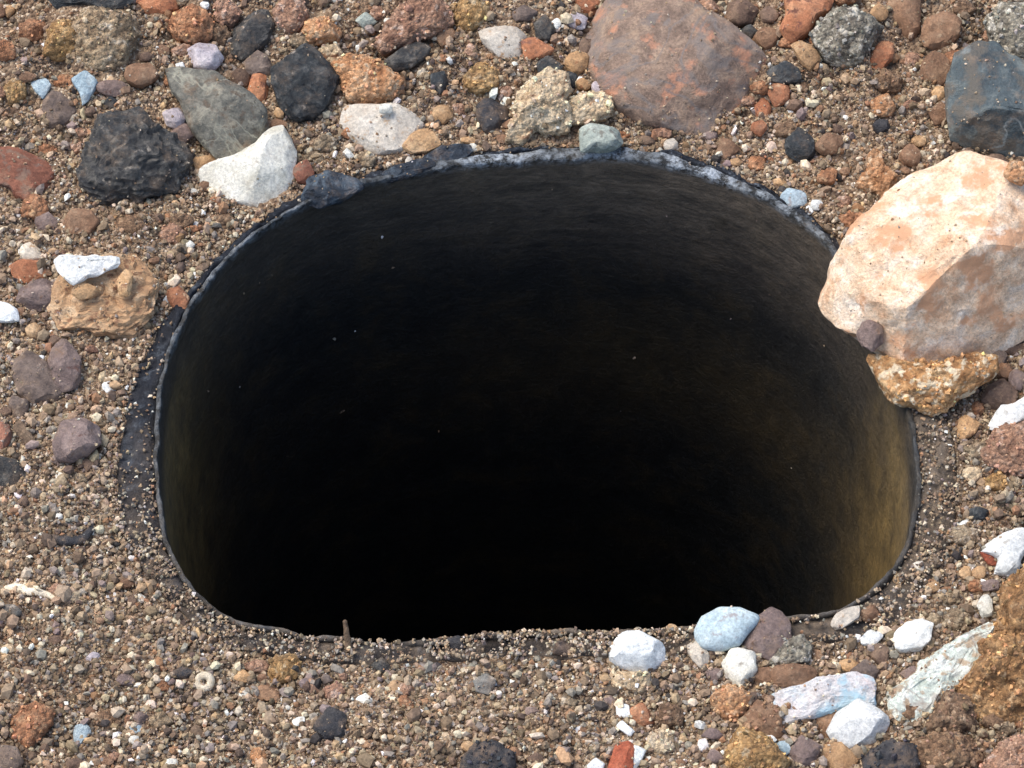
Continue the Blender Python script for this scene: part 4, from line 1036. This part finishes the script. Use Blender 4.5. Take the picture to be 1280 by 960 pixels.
def build_sand():
    rs = np.random.default_rng(21)
    pos, rad, col = [], [], []
    def add(P, r, w, bright=None):
        n = len(P)
        if w.ndim == 1: c = PAL[rs.choice(len(PAL), n, p=w / w.sum())]
        else:
            cum = np.cumsum(w / w.sum(1)[:, None], 1)
            c = PAL[np.minimum((rs.random(n)[:, None] > cum).sum(1), len(PAL) - 1)]
        if bright is not None: c = c * bright[:, None]
        c = c * rs.uniform(0.8, 1.22, (n, 1)) * rs.uniform(0.95, 1.05, (n, 3))
        pos.append(P); rad.append(r); col.append(np.clip(c, 0.005, 0.85))
    # on the soil
    n = 205000
    px, py = rs.uniform(-120, 1400, n), rs.uniform(-80, 1050, n)
    w = on_z(px, py)
    th = np.arctan2(w[:, 1] - C0[1], w[:, 0] - C0[0])
    d = np.hypot(w[:, 0] - C0[0], w[:, 1] - C0[1]) - r_out(th)
    din = np.hypot(w[:, 0] - C0[0], w[:, 1] - C0[1]) - r_in(th)
    # dust lies on the near rim and on the right-hand sleeve, the left and far rim stay bare
    front = np.clip(bump_at(th, math.radians(-90), 0.95), 0, 1)
    right = bump_at(th, math.radians(-14), 0.45)
    cover = np.maximum(front * 1.9, right * 1.25) + 0.6 * bump_at(th, math.radians(-150), 0.22) + 0.1
    edge = 0.0012 * fbm(w * 220, 3, 61)
    on_rim = (d <= 0) & (din > 0.0)
    nz = fbm(w * 260, 3, 88)
    keep = (d > edge - 0.0004) | (on_rim & (rs.random(n) < cover * (0.55 + nz)) & (din > 0.0009 - 0.0009 * front + 0.0006 * nz))
    for cx, cy, R_ in STONES:               # no grains inside a stone
        if R_ > 9: keep &= np.hypot(px - cx, (py - cy) - 0.1 * R_) > 0.72 * R_
    w, th, d, din, on_rim, front = w[keep], th[keep], d[keep], din[keep], on_rim[keep], front[keep]
    n = len(w)
    r = np.clip(rs.lognormal(math.log(0.00035), 0.48, n), 0.0002, 0.0017)
    r = np.where(on_rim, np.minimum(r, 0.0006) * 0.8, r)
    h = ground_h(w[:, 0], w[:, 1])
    P = w.copy()
    P[:, 2] = np.where(d > 0, np.maximum(h, -0.0004), RIM - 0.0012 + 0.0012 * front * np.clip(din / 0.002, 0, 1) * (0.5 + fbm(w * 180, 2, 5))) + r * np.where(on_rim, rs.uniform(-0.1, 0.7, n), np.clip(rs.normal(0.12, 0.45, n), -0.6, 0.9))
    far = sstep(0.045, 0.09, w[:, 1])[:, None]
    grey = (np.clip(front * np.exp(-np.maximum(d, 0) / 0.008) * 1.0, 0, 1) + 0.5 * sstep(0.1, 0.5, fbm(w * 45, 3, 15)))[:, None]
    W = W_MID * (1 - far) + W_FAR * far
    W = W * (1 - np.clip(grey, 0, 1)) + W_GREY * np.clip(grey, 0, 1)
    PATCH = np.clip(1.0 + 0.34 * fbm(w * 55, 4, 123, 0.6), 0.68, 1.25)
    add(P, r, W, PATCH)
    # heaped second layer in clumps
    k = (fbm(w * 120, 3, 71) > 0.12) & (d > 0.003) & (rs.random(n) < 0.32)
    P2 = P[k] + np.stack([rs.normal(0, 0.0005, k.sum()), rs.normal(0, 0.0005, k.sum()), rs.uniform(0.0002, 0.0012, k.sum())], 1)
    add(P2, r[k] * rs.uniform(0.8, 1.3, k.sum()), W[k])
    # sprinkled on stones and clods
    for V, N, dens, R_, mid in DUSTABLE:
        up = np.where(N[:, 2] > 0.25)[0]
        m = int(dens * R_ * R_ * 0.045 * 2.2)
        if m < 1 or len(up) == 0: continue
        s = rs.choice(up, min(m, 900))
        rr = np.clip(rs.lognormal(math.log(0.00033), 0.4, len(s)), 0.00018, 0.0009)
        rr = rr if mid is not None else np.minimum(rr * 0.62, 0.00036)
        P_ = V[s] + N[s] * (rr * 0.3)[:, None]
        if mid is None: add(P_, rr, W_DUST)
        else:
            pos.append(P_); rad.append(rr)
            col.append(np.clip(np.array(mid) * rs.lognormal(0.08, 0.38, (len(s), 1)) * rs.uniform(0.93, 1.07, (len(s), 3)), 0.01, 0.8))
    # specks stuck to the far wall of the bore
    m = 22
    a = rs.uniform(math.radians(20), math.radians(165), m)
    z = -rs.exponential(0.03, m) - 0.004
    rw = r_in(a) - 0.0001
    add(np.stack([C0[0] + np.cos(a) * rw, C0[1] + np.sin(a) * rw, z], 1), np.clip(rs.lognormal(math.log(0.00024), 0.4, m), 0.00012, 0.0007), W_GREY)
    pos = np.concatenate(pos); rad = np.concatenate(rad); col = np.concatenate(col)
    n = len(pos)
    big = rad > 0.00062
    sh = np.where(big, rs.integers(5, 10, n), rs.integers(0, 5, n))
    VV, FF, CC, off = [], [], [], 0
    for k, (bv, bf) in enumerate(SHAPES):
        idx = np.where(sh == k)[0]
        if not len(idx): continue
        M = rand_rot(rs, len(idx)) * (rad[idx][:, None, None] * rs.uniform(0.7, 1.25, (len(idx), 1, 3)))
        v = np.einsum('nij,kj->nki', M, bv) + pos[idx][:, None]
        nv = len(bv)
        f = bf[None] + (np.arange(len(idx)) * nv)[:, None, None] + off
        VV.append(v.reshape(-1, 3)); FF.append(f.reshape(-1, 3)); CC.append(np.repeat(col[idx], nv, 0))
        off += len(idx) * nv
    F = np.concatenate(FF)
    me = mesh_from('sand_grains', np.concatenate(VV), F, MAT_GRAIN, smooth=False)
    vattr(me, 'grain_colour', np.concatenate(CC))
    o = link('sand_grains', me)
    o['kind'] = 'stuff'; o['label'] = 'loose brown sand and grit covering the soil'; o['category'] = 'sand'
    print('grains', n, 'tris', len(F))
build_sand()
print('objects', len(bpy.data.objects), 'tris', sum(sum(len(p.vertices) - 2 for p in o.data.polygons) if len(o.data.polygons) < 3000 else len(o.data.polygons) for o in bpy.data.objects if o.type == 'MESH'))
